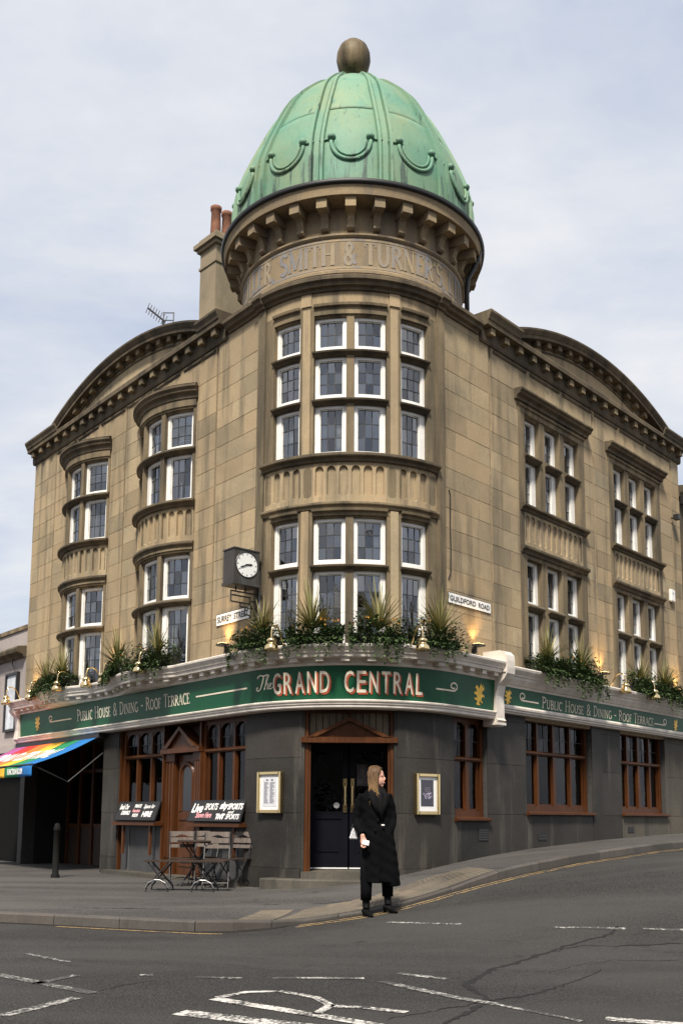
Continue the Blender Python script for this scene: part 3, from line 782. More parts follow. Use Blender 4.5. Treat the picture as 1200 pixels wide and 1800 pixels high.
# ---- interiors
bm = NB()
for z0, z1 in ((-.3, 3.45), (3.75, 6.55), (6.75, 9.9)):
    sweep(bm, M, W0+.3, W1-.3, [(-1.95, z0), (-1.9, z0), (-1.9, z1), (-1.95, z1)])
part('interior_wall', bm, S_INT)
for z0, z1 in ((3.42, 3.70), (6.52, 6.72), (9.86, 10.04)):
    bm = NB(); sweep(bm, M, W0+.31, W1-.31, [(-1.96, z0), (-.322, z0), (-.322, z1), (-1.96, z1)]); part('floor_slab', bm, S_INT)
# ---- top string round the tower and the two street cornices
trim('tower_cornice', M, sL(1.04), sR(1.12), [(-.3, 9.985), (.035, 9.985), (.045, 10.03), (.10, 10.05), (.115, 10.10), (.16, 10.13), (.16, 10.19), (.13, 10.22), (-.3, 10.30)], S_SOOT)
for a, b in ((BAY0-PIL, BAY0+.0), (BAY1-.0, BAY1+PIL)):
    trim('cornice_break', M, a-.01, b+.01, [(0, 9.98), (.075, 9.98), (.085, 10.03), (.14, 10.05), (.155, 10.10), (.20, 10.13), (.20, 10.195), (.16, 10.225), (0, 10.26)], S_SOOT)
CP = [(-.3, 9.90), (.03, 9.90), (.05, 9.94), (.06, 10.155), (.20, 10.165), (.205, 10.25), (.225, 10.26), (.24, 10.31), (.28, 10.38), (.28, 10.425), (-.3, 10.45)]
CPL = CP[:6]+[(.19, 10.275), (-.3, 10.29)]
PC = ((sL, 4.95), (sR, 5.37)); PH = 3.25
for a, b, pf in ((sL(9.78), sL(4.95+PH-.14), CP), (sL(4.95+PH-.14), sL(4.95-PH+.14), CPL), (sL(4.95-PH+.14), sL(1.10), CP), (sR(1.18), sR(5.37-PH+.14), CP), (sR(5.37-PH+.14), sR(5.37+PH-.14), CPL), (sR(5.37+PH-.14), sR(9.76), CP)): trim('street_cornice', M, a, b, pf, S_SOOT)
def dentil_run(s0, s1, n, side):
    for i in range(n):
        s = s0+(s1-s0)*i/(n-1); w = side(s)
        bm = NB(); ubox(bm, M, w-.07, w+.07, .05, .165, 10.03, 10.152); part('dentil', bm, S_TRIM)
dentil_run(1.35, 9.55, 19, sL); dentil_run(1.40, 9.55, 18, sR)
# frieze mouldings below the dentils
for side, segs in ((sL, ((1.50, 2.6), (2.75, 3.75), (3.9, 4.85), (5.0, 6.1), (6.25, 7.25), (7.4, 8.38))), (sR, ((1.62, 2.75), (2.9, 4.0), (4.15, 5.3), (5.46, 6.5), (6.65, 7.8), (7.95, 9.16)))):
    for a, b in segs:
        u0, u1 = sorted((side(a), side(b)))
        bm = NB(); sweep(bm, M, u0, u1, [(-.05, 9.80), (.012, 9.80), (.03, 9.83), (.03, 9.86), (-.05, 9.87)]); part('frieze_mould', bm, S_SOOT)
for a, b, o_, z_ in ((W0, sL(1.44), 0.0, 9.905), (sR(1.52), W1, 0.0, 9.905), (sL(1.40), BAY0-PIL-.002, -.001, 9.986), (BAY1+PIL+.002, sR(1.48), -.001, 9.986)):
    bm = NB(); ubox(bm, M, a, b, -.2, o_, 9.86, z_); part('frieze', bm, S_STONE)
# ---- segmental pediments
def pediment(side, c, half, rise, sgn):
    rad = (half*half+rise*rise)/(2*rise); z0 = 10.435; zc_ = z0+rise-rad; am = math.asin(half/rad)
    def PM(a, o, dr): return M(side(c+(rad+dr)*math.sin(a)), o, zc_+(rad+dr)*math.cos(a))
    n = 40; angs = [-am+2*am*k/n for k in range(n+1)]
    prof = [(-.25, -.27), (.02, -.27), (.03, -.22), (.035, -.185), (.205, -.18), (.21, -.12), (.225, -.11), (.275, -.035), (.28, 0.0), (-.25, .02)]
    bm = NB(); rings = []
    for a in angs: rings.append([bm.verts.new(PM(a, o, d)) for o, d in prof])
    for r in rings:
        for v in r: v.co.z = max(v.co.z, 10.262)
    for A_, B_ in zip(rings[:-1], rings[1:]):
        for i in range(len(prof)): bm.faces.new((A_[i], A_[(i+1) % len(prof)], B_[(i+1) % len(prof)], B_[i]))
    p = part('pediment', bm, S_SOOT)
    bm = NB(); lo, hi, lo2, hi2 = [], [], [], []
    for a in angs:
        if abs(a) > am*.985: continue
        w = side(c+(rad-.25)*math.sin(a)); zt = max(10.30, zc_+(rad-.25)*math.cos(a))
        lo.append(bm.verts.new(M(w, .0, 10.25))); hi.append(bm.verts.new(M(w, .0, zt)))
        lo2.append(bm.verts.new(M(w, -.25, 10.25))); hi2.append(bm.verts.new(M(w, -.25, zt)))
    for i in range(len(lo)-1):
        bm.faces.new((lo[i], lo[i+1], hi[i+1], hi[i])); bm.faces.new((lo2[i], lo2[i+1], hi2[i+1], hi2[i])); bm.faces.new((hi[i], hi[i+1], hi2[i+1], hi2[i]))
    part('tympanum', bm, S_STONE, p)
    # inner moulding that follows the arch
    bm = NB(); rr = []
    for k in range(31):
        a = (-1+2*k/30)*am*.62; rr.append([bm.verts.new(PM(a, o, d)) for o, d in ((-.02, -.35), (.02, -.35), (.02, -.315), (-.02, -.315))])
    for A_, B_ in zip(rr[:-1], rr[1:]):
        for i in range(4): bm.faces.new((A_[i], A_[(i+1) % 4], B_[(i+1) % 4], B_[i]))
    part('moulding', bm, S_SOOT, p)
    k = 12
    for i in range(k):
        a = (-1+2*(i+.5)/k)*am*.80; ct = .07/rad; bm = NB(); v = []
        for aa in (a-ct, a+ct): v.append([bm.verts.new(PM(aa, o, d)) for o, d in ((.0, -.185), (.145, -.185), (.145, -.285), (.0, -.285))])
        for q in range(4): bm.faces.new((v[0][q], v[0][(q+1) % 4], v[1][(q+1) % 4], v[1][q]))
        bm.faces.new(v[0]); bm.faces.new(list(reversed(v[1]))); part('dentil', bm, S_TRIM, p)
pediment(sL, 4.95, PH, .66, 1); pediment(sR, 5.37, PH, .62, 1)
# ---- drum, modillions, gutter, dome
cen = (AX, AY, 0); NL = 120
bm = NB(); lathe(bm, [(1.7, 10.0), (2.10, 10.0), (2.10, 10.27), (2.13, 10.28), (2.13, 10.33), (2.10, 10.36), (2.075, 10.38), (2.075, 10.93), (2.10, 10.945), (2.12, 10.97), (2.12, 11.0), (2.06, 11.02), (2.05, 11.50), (2.28, 11.505), (2.42, 11.51), (2.43, 11.58), (2.45, 11.675), (1.7, 11.72)], NL, cen)
drum = part('drum', bm, S_DRUM, smooth=False)
for i in range(30):
    a = R_(-1.4+12*i)
    if math.cos(a) < -.35: continue
    ca, sa = math.cos(a), math.sin(a); w = .072
    def DP(t, r, z): return (AX+r*sa+t*ca, AY-r*ca+t*sa, z)
    bm = NB()
    side_prof = [(2.03, 11.335), (2.22, 11.335), (2.17, 11.29), (2.13, 11.19), (2.125, 11.15), (2.155, 11.125), (2.155, 11.09), (2.12, 11.065), (2.03, 11.06)]; w = .062
    l = [bm.verts.new(DP(-w, r, z)) for r, z in side_prof]; r_ = [bm.verts.new(DP(w, r, z)) for r, z in side_prof]; n = len(l)
    for k in range(n): bm.faces.new((l[k], l[(k+1) % n], r_[(k+1) % n], r_[k]))
    bm.faces.new(l); bm.faces.new(list(reversed(r_)))
    v8 = [bm.verts.new(DP(t_, r, z)) for z in (11.335, 11.502) for t_, r in ((-.09, 2.03), (.09, 2.03), (.09, 2.37), (-.09, 2.37))]
    for f in ((0, 3, 2, 1), (4, 5, 6, 7), (0, 1, 5, 4), (1, 2, 6, 5), (2, 3, 7, 6), (3, 0, 4, 7)): bm.faces.new([v8[q] for q in f])
    part('modillion', bm, S_DRUM, drum)
bm = NB(); lathe(bm, [(2.40, 11.672), (2.465, 11.673), (2.49, 11.69), (2.50, 11.75), (2.46, 11.765), (2.44, 11.73), (2.30, 11.73), (2.30, 11.69), (2.40, 11.672)], NL, cen); part('gutter', bm, S_GUTTER, smooth=True)
DOME = [(2.265, 11.66), (2.262, 12.0), (2.25, 12.35), (2.222, 12.6), (2.185, 12.8), (2.11, 13.0), (2.03, 13.2), (1.94, 13.4), (1.845, 13.6), (1.745, 13.8), (1.645, 14.0), (1.535, 14.2), (1.41, 14.4), (1.24, 14.6), (1.045, 14.8), (.85, 15.0), (.68, 15.18), (.52, 15.34), (.42, 15.43), (.34, 15.49), (.0, 15.52)]
BUL = {13.2: .01, 13.4: .02, 13.6: .03, 13.8: .04, 14.0: .055, 14.2: .07, 14.4: .085, 14.6: .10, 14.8: .105, 15.0: .105, 15.18: .08, 15.34: .05}
DOME = [(r+.3*BUL.get(z, 0), z) for r, z in DOME if z < 15.1]+[(.72, 15.12), (.55, 15.22), (.40, 15.29), (.0, 15.34)]
def dome_r(z):
    for (r0, z0), (r1, z1) in zip(DOME[:-1], DOME[1:]):
        if z0 <= z <= z1: return r0+(r1-r0)*(z-z0)/(z1-z0)
    return 0.0
bm = NB(); lathe(bm, [(max(0, r-.03), z) for r, z in DOME], 60, cen); dome = part('dome', bm, S_COPPER, smooth=True)
RIB = [R_(-16.5+30*i) for i in range(12)]
zrows = [11.66, 13.45, 14.75, 15.28]
for i in range(12):
    for j in range(3):
        z0, z1 = zrows[j], zrows[j+1]; bm = NB(); g = .010; grid = []; nz, na = 14, 7
        for k in range(nz+1):
            z = z0+g+(z1-z0-2*g)*k/nz; r = dome_r(z)+.001-(.004 if j == 2 else 0); e = .02/max(.3, r); a0, a1 = RIB[i]+e, RIB[(i+1) % 12]-e+(2*math.pi if i == 11 else 0)
            grid.append([bm.verts.new((AX+(r+bul)*math.sin(a), AY-(r+bul)*math.cos(a), z)) for q in range(na+1) for a, bul in ((a0+(a1-a0)*q/na, .012*math.sin(math.pi*q/na)+random.uniform(-.002, .002)),)])
        for k in range(nz):
            for q in range(na): bm.faces.new((grid[k][q], grid[k][q+1], grid[k+1][q+1], grid[k+1][q]))
        o = part('copper_panel', bm, S_COPPER, dome, smooth=True)
        md = o.modifiers.new('thickness', 'SOLIDIFY'); md.thickness = .012; md.offset = -1
zz = [11.68+.116*k for k in range(32)]
for i in range(12):
    bm = NB(); strips = ((-.10, .040, .060), (.10, .040, .060), (0, .075, .028))
    for off, hw, pr in strips:
        rr = []
        for z in zz:
            r = dome_r(z); fade = max(.25, min(1, r/1.6)); a = RIB[i]+off*fade/max(.35, r); da = hw*fade/max(.35, r)
            rr.append([bm.verts.new((AX+q*math.sin(b), AY-q*math.cos(b), z)) for b, q in ((a-da, r-.01), (a-da*.6, r+.012+pr), (a+da*.6, r+.012+pr), (a+da, r-.01))])
        for A_, B_ in zip(rr[:-1], rr[1:]):
            for q in range(3): bm.faces.new((A_[q], A_[q+1], B_[q+1], B_[q]))
    part('rib', bm, S_COPPER, dome)
    for dq in (.17, .36, .64, .83):
        aq = RIB[i]+R_(30)*dq; bm = NB(); tube(bm, [(AX+(dome_r(z)+.004)*math.sin(aq), AY-(dome_r(z)+.004)*math.cos(aq), z) for z in (11.67, 11.9, 12.15, 12.22+.18*abs(dq-.5))], .011, 5); part('standing_seam', bm, S_COPPER, dome)
for i in range(12):
    ac = RIB[i]+R_(15); ha = R_(8.6); zt, zb_ = 12.68, 12.24
    def on(a, z, d=.03): r = dome_r(z)+d; return Vector((AX+r*math.sin(a), AY-r*math.cos(a), z))
    bm = NB()
    for dd, rad_ in ((0.0, .036), (.075, .022)):
        pts = []
        for k in range(19):
            t = -1+2*k/18; tt = math.pi*(1+k/18); pts.append(on(ac+(ha-R_(1.9)*(dd > 0))*math.cos(tt), zt-.06+(zt-.06-zb_-dd)*math.sin(tt)))
        tube(bm, pts, rad_, 6)
    for s in (-1, 1):
        tube(bm, [on(ac+s*ha, zt, .035), on(ac+s*ha*1.25, zt-.02, .03), on(ac+s*R_(14.0), zt-.02, .03)], .022, 6)
    sw = part('swag', bm, S_COPPER, dome, smooth=True)
    for s in (-1, 1):
        bm = NB(); bmesh.ops.create_icosphere(bm, subdivisions=2, radius=.075, matrix=Matrix.Translation(on(ac+s*ha*.98, zt+.02, .04)) @ Matrix.Diagonal((1, 1, .85, 1)))
        part('scroll_knob', bm, S_COPPER, dome, smooth=True)
bm = NB(); lathe(bm, [(0, 15.30), (.30, 15.32), (.20, 15.38), (.13, 15.45), (.11, 15.60), (.13, 15.68), (.15, 15.71)], 28, cen); fin = part('finial', bm, S_COPPER, smooth=True)
bm = NB(); lathe(bm, [(.09, 15.60), (.14, 15.64), (.235, 15.71), (.30, 15.83), (.335, 15.99), (.325, 16.13), (.28, 16.25), (.19, 16.345), (.08, 16.385), (0, 16.39)], 32, cen)
S_BALL = stone('bronzed_ball', (.32, .235, .125), (.20, .15, .08), (.06, .045, .028), .42, .62, .0, .55); part('ball', bm, S_BALL, fin, smooth=True)
# roof slates behind the parapets
def slate_roof(u0, u1):
    prof = [(-.30, 10.28)]; n = 16
    for k in range(n):
        o, z = -.30-1.9*k/n, 10.30+1.25*k/n; prof += [(o, z+.012), (o-1.9/n, z+1.25/n)]
    prof += [(-2.3, 11.5), (-2.3, 10.28)]
    bm = NB(); sweep(bm, M, u0, u1, prof); part('slate_roof', bm, S_SLATE)
slate_roof(sL(9.6), sL(.5)); slate_roof(sR(.5), sR(9.6))
bm = NB()
pts = [M(sL(9.6), -2.2, 10.3), M(sL(.3), -1.9, 10.3), M(sR(.3), -1.9, 10.3), M(sR(9.6), -2.2, 10.3), M(sR(9.6), -6.4, 10.3), M(sL(9.6), -6.4, 10.3)]
vs_ = [bm.verts.new(p) for p in pts]; bm.faces.new(vs_); part('flat_roof', bm, S_LEAD)
# chimney
chc = Vector((-2.66, 20.6, 0)); chm = Matrix.Translation(chc) @ Matrix.Rotation(R_(-47), 4, 'Z')
bm = NB(); box(bm, -.30, .30, -.48, .48, 10.2, 13.72, chm); box(bm, -.325, .325, -.505, .505, 13.30, 13.36, chm)
box(bm, -.36, .36, -.54, .54, 13.72, 13.80, chm); box(bm, -.42, .42, -.60, .60, 13.80, 13.90, chm); box(bm, -.33, .33, -.51, .51, 13.90, 14.02, chm)
ch = part('chimney', bm, S_CHIM)
for k in range(3):
    p = chm @ Vector((0, -.30+.30*k, 14.0)); bm = NB()
    lathe(bm, [(.10, 0), (.125, .02), (.115, .30), (.105, .68), (.125, .70), (.13, .78), (.09, .79), (.085, .3)], 16, tuple(p)); part('chimney_pot', bm, S_TERRA, ch, smooth=True)
# downpipe by the drum and drainpipe at the right end
def cyl(a, r, z): return Vector((AX+r*math.sin(R_(a)), AY-r*math.cos(R_(a)), z))
bm = NB(); tube(bm, [cyl(76, 2.42, 11.62), cyl(76, 2.38, 11.45), cyl(77, 2.19, 11.12), cyl(77, 2.17, 10.9), cyl(77, 2.17, 10.1)], .045, 8); part('downpipe', bm, S_BLACK, smooth=True)
# ================================================================== ground floor
DL_, DR_ = R_(-22.2)*RT, R_(20.3)*RT          # door opening on the tower (unrolled)
GH = [(sL(4.75), sL(.27), -.4, 2.93), (sL(9.45), sL(5.42), -.4, 2.93), (DL_, DR_, -.4, 2.93), (sR(.30), sR(1.26), 1.16, 2.93), (sR(2.50), sR(4.95), 1.26, 3.10), (sR(6.20), sR(8.34), 1.26, 3.10)]
bm = NB()
for a, b, z0, z1 in rect_fill(W0, W1, -.4, 3.0, GH): ubox(bm, M, a, b, -.34, -.014, z0, z1)
gwall = part('ground_floor_wall', bm, JOINT_D)
S_DARK2 = stone('grey_brown_stone', (.135, .12, .095), (.085, .078, .064), (.045, .043, .04), .5, .75, .12, .75)
zcs = [-.38, .40, 1.27, 2.15, 2.93]
for z0, z1 in zip(zcs[:-1], zcs[1:]):
    for a, b, y0, y1 in rect_fill(W0, W1, z0, z1, GH):
        n = max(1, round((b-a)/1.25))
        # merge is not needed: rect_fill already cuts at the openings
        for k in range(n):
            p, q = a+(b-a)*k/n, a+(b-a)*(k+1)/n
            if q-p < .02: continue
            bm = NB(); e = random.uniform(-.002, .002)+(.03 if y1 <= .41 and -2.3 < p < 2 else 0); ubox(bm, M, p+.003, q-.003, -.03, e, y0+.003, y1-.003)
            part('stone_slab', bm, S_DARK2 if p > sR(5.0) else S_DARK, gwall)
for a, b, y0, y1 in rect_fill(sR(1.27), W1, 2.93, 3.058, GH):
    bm = NB(); ubox(bm, M, a, b, -.03, 0.0, y0+.003, y1); part('stone_slab', bm, S_DARK2 if a > sR(5.0) else S_DARK, gwall)
# reveals of the right-hand piers
for s0, s1 in ((4.95, 5.35),):
    bm = NB(); ubox(bm, M, sR(s0)+.004, sR(s1), -.02, .012, -.1, 3.05); part('pier_strip', bm, S_DARK)
# ---- timber windows on the right street
def timber_window(u0, u1, z0, z1, ztr, mull, o=-.16, panes_up=2, arched=False, rows_up=2):
    bm = NB(); f = .075
    ubox(bm, M, u0, u0+f, o-.07, o+.05, z0, z1); ubox(bm, M, u1-f, u1, o-.07, o+.05, z0, z1)
    ubox(bm, M, u0+f, u1-f, o-.07, o+.049, z0, z0+.10); ubox(bm, M, u0+f, u1-f, o-.07, o+.049, z1-.08, z1)
    cols = [u0+f]+list(mull)+[u1-f]
    for k, m in enumerate(mull):
        hw = .05 if len(mull) % 2 and k == len(mull)//2 else .032
        ubox(bm, M, m-hw, m+hw, o-.06, o+.04, z0+.10, z1-.08)
    w = part('timber_window', bm, S_WOOD)
    bm = NB(); sweep(bm, M, u0+f, u1-f, [(o-.06, ztr-.04), (o+.05, ztr-.04), (o+.075, ztr-.01), (o+.075, ztr+.012), (o+.03, ztr+.04), (o-.06, ztr+.04)]); part('transom', bm, S_WOOD, w)
    bm = NB(); sweep(bm, M, u0-.03, u1+.03, [(o-.06, z0-.07), (.05, z0-.07), (.075, z0-.055), (.075, z0-.02), (o+.05, z0+.002), (o-.06, z0+.002)]); part('sill', bm, S_WOOD, w)
    for a, b in zip(cols[:-1], cols[1:]):
        bm = NB(); v = [bm.verts.new(M(x, o-.02, z)) for x, z in ((a, z0+.1), (b, z0+.1), (b, ztr), (a, ztr))]; bm.faces.new(v); part('pane', bm, S_GLASSG, w, fix=False)
        bm = NB()                                   # inner casement frame
        ubox(bm, M, a+.033, a+.058, o-.04, o+.012, z0+.1, ztr-.04); ubox(bm, M, b-.058, b-.033, o-.04, o+.012, z0+.1, ztr-.04); ubox(bm, M, a+.058, b-.058, o-.04, o+.011, z0+.1, z0+.14)
        part('casement', bm, S_WOOD, w)
        bm = NB(); zm = (ztr+z1-.08)/2; xm = (a+b)/2; ubox(bm, M, xm-.006, xm+.006, o-.02, o-.006, ztr, z1-.08); ubox(bm, M, a, b, o-.021, o-.007, zm-.006, zm+.006); part('glazing_bar', bm, S_LEAD, w)
        if arched:
            bm = NB(); n = 12; r = (b-a)/2-.02; zt = z1-.08; top = []; arc = []
            for k in range(n+1):
                t = math.pi*k/n; x = xm-r*math.cos(t); z = zt-.17+.17*math.sin(t); arc.append((x, z)); top.append((x if 0 < k < n else (a if k == 0 else b), zt+.005))
            arc[0] = (xm-r, zt-.17); arc[-1] = (xm+r, zt-.17)
            for oo in (o+.03, o-.04):
                va = [bm.verts.new(M(x, oo, z)) for x, z in arc]; vt = [bm.verts.new(M(x, oo, z)) for x, z in top]
                for k in range(n): bm.faces.new((va[k], va[k+1], vt[k+1], vt[k]))
            part('arch_head', bm, S_WOOD, w)
        for x0, x1 in ((a, xm), (xm, b)):
            for y0, y1 in ((ztr, zm), (zm, z1-.08)):
                t = [random.gauss(0, .003) for _ in range(4)]
                bm = NB(); v = [bm.verts.new(M(x, o-.014+t[q], z)) for q, (x, z) in enumerate(((x0, y0), (x1, y0), (x1, y1), (x0, y1)))]; bm.faces.new(v); part('pane', bm, S_GLASSG, w, fix=False)
    return w
timber_window(sR(.31), sR(1.25), 1.22, 2.90, 2.20, [sR(.80)], o=-.14, arched=True)
timber_window(sR(2.51), sR(4.94), 1.33, 3.07, 2.42, [sR(3.10), sR(3.70), sR(4.32)])
timber_window(sR(6.21), sR(8.33), 1.33, 3.07, 2.40, [sR(6.74), sR(7.27), sR(7.80)])
# ---- left shopfront
def wbox(bm, s_hi, s_lo, o0, o1, z0, z1): ubox(bm, M, sL(s_hi), sL(s_lo), o0, o1, z0, z1)
for s1, s0, nm in ((4.70, 3.06, 0), (1.72, .29, 1)):
    w = timber_window(sL(s1), sL(s0), 1.12, 2.90, 2.36, [sL(s1)+(s1-s0)/3, sL(s1)+2*(s1-s0)/3], o=-.14, arched=True)
    bm = NB(); ubox(bm, M, sL(s1), sL(s0), -.20, -.10, .10, 1.05); sr = part('stall_riser', bm, S_CHARCOAL)
    for x in (sL(s1)+.32, sL(s0)-.32):
        bm = NB(); ubox(bm, M, x-.012, x+.012, -.11, -.088, .14, 1.0); part('bead', bm, bpy.data.materials.get('grey_bead') or plain('grey_bead', (.12, .12, .12), .6), sr)
bm = NB(); wbox(bm, 3.02, 1.76, -.5, -.42, 2.36, 2.93); part('door_overpanel', bm, S_WOOD)
shop_door = NB(); wbox(shop_door, 2.66, 2.04, -.22, -.16, .12, 2.33); sd = part('shop_door', shop_door, S_WOOD)
bm = NB()                                        # arched glass of the shop door with moulded surround
cw, zc0 = sL(2.35), 1.95; oo = -.158
rings = []
for r0, o0 in ((.26, -.155), (.235, -.12), (.20, -.12), (.185, -.15), (.165, -.15), (.155, -.158)):
    ring = [(cw+r0, 1.30)]+[(cw+r0*math.cos(math.pi*k/14), zc0+r0*math.sin(math.pi*k/14)) for k in range(15)]+[(cw-r0, 1.30)]
    rings.append([bm.verts.new(M(x, o0, z)) for x, z in ring])
for A_, B_ in zip(rings[:-1], rings[1:]):
    for k in range(len(A_)-1): bm.faces.new((A_[k], A_[k+1], B_[k+1], B_[k]))
part('arched_surround', bm, S_WOOD, sd)
bm = NB(); ring = [(cw+.155, 1.30)]+[(cw+.155*math.cos(math.pi*k/14), zc0+.155*math.sin(math.pi*k/14)) for k in range(15)]+[(cw-.155, 1.30)]
bm.faces.new([bm.verts.new(M(x, -.156, z)) for x, z in ring]); part('pane', bm, plain('dark_glass', (.006, .006, .007), .08, .1, 3, spec=.6), sd, fix=False)
bm = NB(); wbox(bm, 2.60, 2.10, -.17, -.14, 1.14, 1.28); wbox(bm, 2.60, 2.10, -.17, -.145, .30, 1.0); wbox(bm, 2.53, 2.17, -.15, -.13, .38, .92); part('panel', bm, S_WOOD, sd)
for s1, s0 in ((3.02, 2.70), (2.0, 1.76)):      # fluted timber pilasters
    bm = NB(); wbox(bm, s1, s0, -.24, -.10, .12, 2.36); p = part('timber_pilaster', bm, S_WOOD)
    for k in range(3):
        x = s1-(s1-s0)*(k+.5)/3; bm = NB(); wbox(bm, x+.03, x-.03, -.11, -.075, .45, 2.2); part('reed', bm, S_WOOD, p)
    bm = NB(); wbox(bm, s1+.03, s0-.03, -.2, -.06, 2.22, 2.36); part('capital', bm, S_WOOD, p)
def gable(mp, uc, hw, z0, zr, o0, o1, t):
    bm = NB()
    ubox(bm, mp, uc-hw, uc+hw, o0, o1, z0-.09, z0)
    def prism(pts):
        f = [bm.verts.new(mp(x, o1+.012, z)) for x, z in pts]; b = [bm.verts.new(mp(x, o0, z)) for x, z in pts]; n = len(pts)
        bm.faces.new(f); bm.faces.new(list(reversed(b)))
        for i in range(n): bm.faces.new((f[i], b[i], b[(i+1) % n], f[(i+1) % n]))
    prism([(uc-hw*.86, z0+.002), (uc-hw*.86+t*2.2, z0+.002), (uc, z0+zr-t), (uc, z0+zr)]); prism([(uc+hw*.86, z0+.002), (uc, z0+zr), (uc, z0+zr-t), (uc+hw*.86-t*2.2, z0+.002)])
    f = [bm.verts.new(mp(x, o1-.05, z)) for x, z in ((uc-hw*.8, z0), (uc+hw*.8, z0), (uc, z0+zr-.02))]; bm.faces.new(f)
    return bm
part('door_pediment', gable(M, sL(2.39), .68, 2.45, .40, -.24, .02, .07), S_WOOD)
bm = NB(); wbox(bm, 4.75, .27, -.34, .0, 2.90, 2.97); part('shop_lintel', bm, S_WOOD)
for s in (4.74, 3.04, 1.74, .30):
    bm = NB(); wbox(bm, s+.02, s-.02, -.2, -.03, .12, 2.9); part('shop_post', bm, S_WOOD)
for a, b in ((4.95, 3.6), (3.594, 2.2), (2.194, .9), (.894, .20)):
    bm2 = NB(); wbox(bm2, a, b, -.2, .20, -.3, .145); part('stone_step', bm2, S_DARK2)
# ---- tower entrance
DX0, DX1 = AX+RT*math.sin(DL_/RT), AX+RT*math.sin(DR_/RT); DY = AY-RT*math.cos(R_(22))+.05
def dbox(bm, x0, x1, y0, y1, z0, z1): box(bm, x0, x1, DY+y0, DY+y1, z0, z1)
bm = NB(); dbox(bm, DX0-.05, DX0+.10, -.02, .14, .2, 2.93); dbox(bm, DX1-.10, DX1+.05, -.02, .14, .2, 2.93); dbox(bm, DX0+.10, DX1-.10, -.02, .12, 2.86, 2.95); dbox(bm, DX0+.105, DX0+.135, .0, .2, .3, 2.36); dbox(bm, DX1-.135, DX1-.105, .0, .2, .3, 2.36)
ent = part('entrance_frame', bm, S_WOOD)
def flat(u, o, z): return Vector((u, DY-o, z))
flat.breaks = (1e9, 1e9)
part('entrance_pediment', gable(flat, (DX0+DX1)/2, .77, 2.47, .32, -.1, .10, .06), S_WOOD)
bm = NB(); dbox(bm, -.02+(DX0+DX1)/2, .02+(DX0+DX1)/2, -.01, .05, 2.5, 2.86); part('mullion', bm, S_WOOD, ent)
S_FAN = plain('leaded_fanlight', (.16, .13, .09), .25, .5, 5, sc=(7, 1, .3))
for k in range(12):
    x0 = DX0+.11+(DX1-DX0-.22)*k/12; x1 = DX0+.11+(DX1-DX0-.22)*(k+1)/12
    bm = NB(); dbox(bm, x0+.006, x1-.006, .05, .06, 2.46, 2.86); part('fanlight_pane', bm, S_FAN, ent)
bm = NB()                                        # lobby behind the frame
for x0, x1, y0, y1, z0, z1 in ((DX0, DX0+.06, .14, 1.4, .2, 2.7), (DX1-.06, DX1, .14, 1.4, .2, 2.7), (DX0, DX1, .14, 1.4, 2.42, 2.5), (DX0, DX1, 1.4, 1.45, .2, 2.7)): dbox(bm, x0, x1, y0, y1, z0, z1)
part('lobby', bm, S_NAVY)
xm = (DX0+DX1)/2
for sgn, x0, x1 in ((-1, DX0+.08, xm-.012), (1, xm+.012, DX1-.08)):
    bm = NB(); y = .70; f = .10
    dbox(bm, x0, x0+f, y, y+.05, .36, 2.42); dbox(bm, x1-f, x1, y, y+.05, .36, 2.42); dbox(bm, x0+f, x1-f, y, y+.05, .36, .58); dbox(bm, x0+f, x1-f, y, y+.05, 1.18, 1.30); dbox(bm, x0+f, x1-f, y, y+.05, 2.28, 2.42)
    dbox(bm, x0+f, x1-f, y+.02, y+.04, .58, 1.18); dbox(bm, x0+f+.05, x1-f-.05, y+.005, y+.03, .64, 1.12)
    d = part('entrance_door', bm, S_NAVY)
    bm = NB(); bm.faces.new([bm.verts.new((X_, DY+y+.022, Z_)) for X_, Z_ in ((x0+f, 1.30), (x1-f, 1.30), (x1-f, 2.28), (x0+f, 2.28))]); part('pane', bm, S_GLASSG, d, fix=False)
    hx = xm+sgn*.062; bm = NB()
    dbox(bm, hx-.022, hx+.022, y-.012, y+.001, 1.30, 1.80); dbox(bm, hx-.03, hx+.03, y-.018, y+.0005, 1.28, 1.42); dbox(bm, hx-.03, hx+.03, y-.018, y+.0005, 1.70, 1.84); tube(bm, [(hx, DY+y-.01, 1.36), (hx, DY+y-.06, 1.40), (hx, DY+y-.06, 1.72), (hx, DY+y-.01, 1.76)], .013, 8)
    part('door_handle', bm, S_BRASS, d)
    bm = NB(); dbox(bm, x0+.0, x1-.0, y-.012, y-.001, .365, .385); part('kick_strip', bm, S_SIGN, d)
    if sgn < 0:
        bm = NB(); c = (x1-.19, DY+y+.018, 1.40); n = 20
        bm.faces.new([bm.verts.new((c[0]+.05*math.cos(2*math.pi*k/n), c[1], c[2]+.05*math.sin(2*math.pi*k/n))) for k in range(n)]); part('round_sticker', bm, S_BLIND, d)
    else:
        bm = NB(); dbox(bm, x0+f+.02, x0+f+.20, y+.012, y+.018, 1.72, 2.08); part('poster', bm, plain('dim_poster', (.10, .09, .09), .7, .7, 12), d)
bm = NB(); dbox(bm, DX0-.0, DX1+.0, -.08, .72, .18, .355); part('threshold', bm, S_DARK2)
bm = NB(); sweep(bm, M, R_(-37)*RT, R_(18)*RT, [(-.3, -.1), (.30, -.1), (.30, .235), (.28, .25), (-.3, .25)]); part('entrance_step', bm, S_DARK2)
bm = NB(); ubox(bm, M, DL_-.0, DL_+.03, -.3, -.016, .2, 2.93); ubox(bm, M, DR_-.03, DR_, -.3, -.016, .2, 2.93); part('door_reveal', bm, S_DARK)
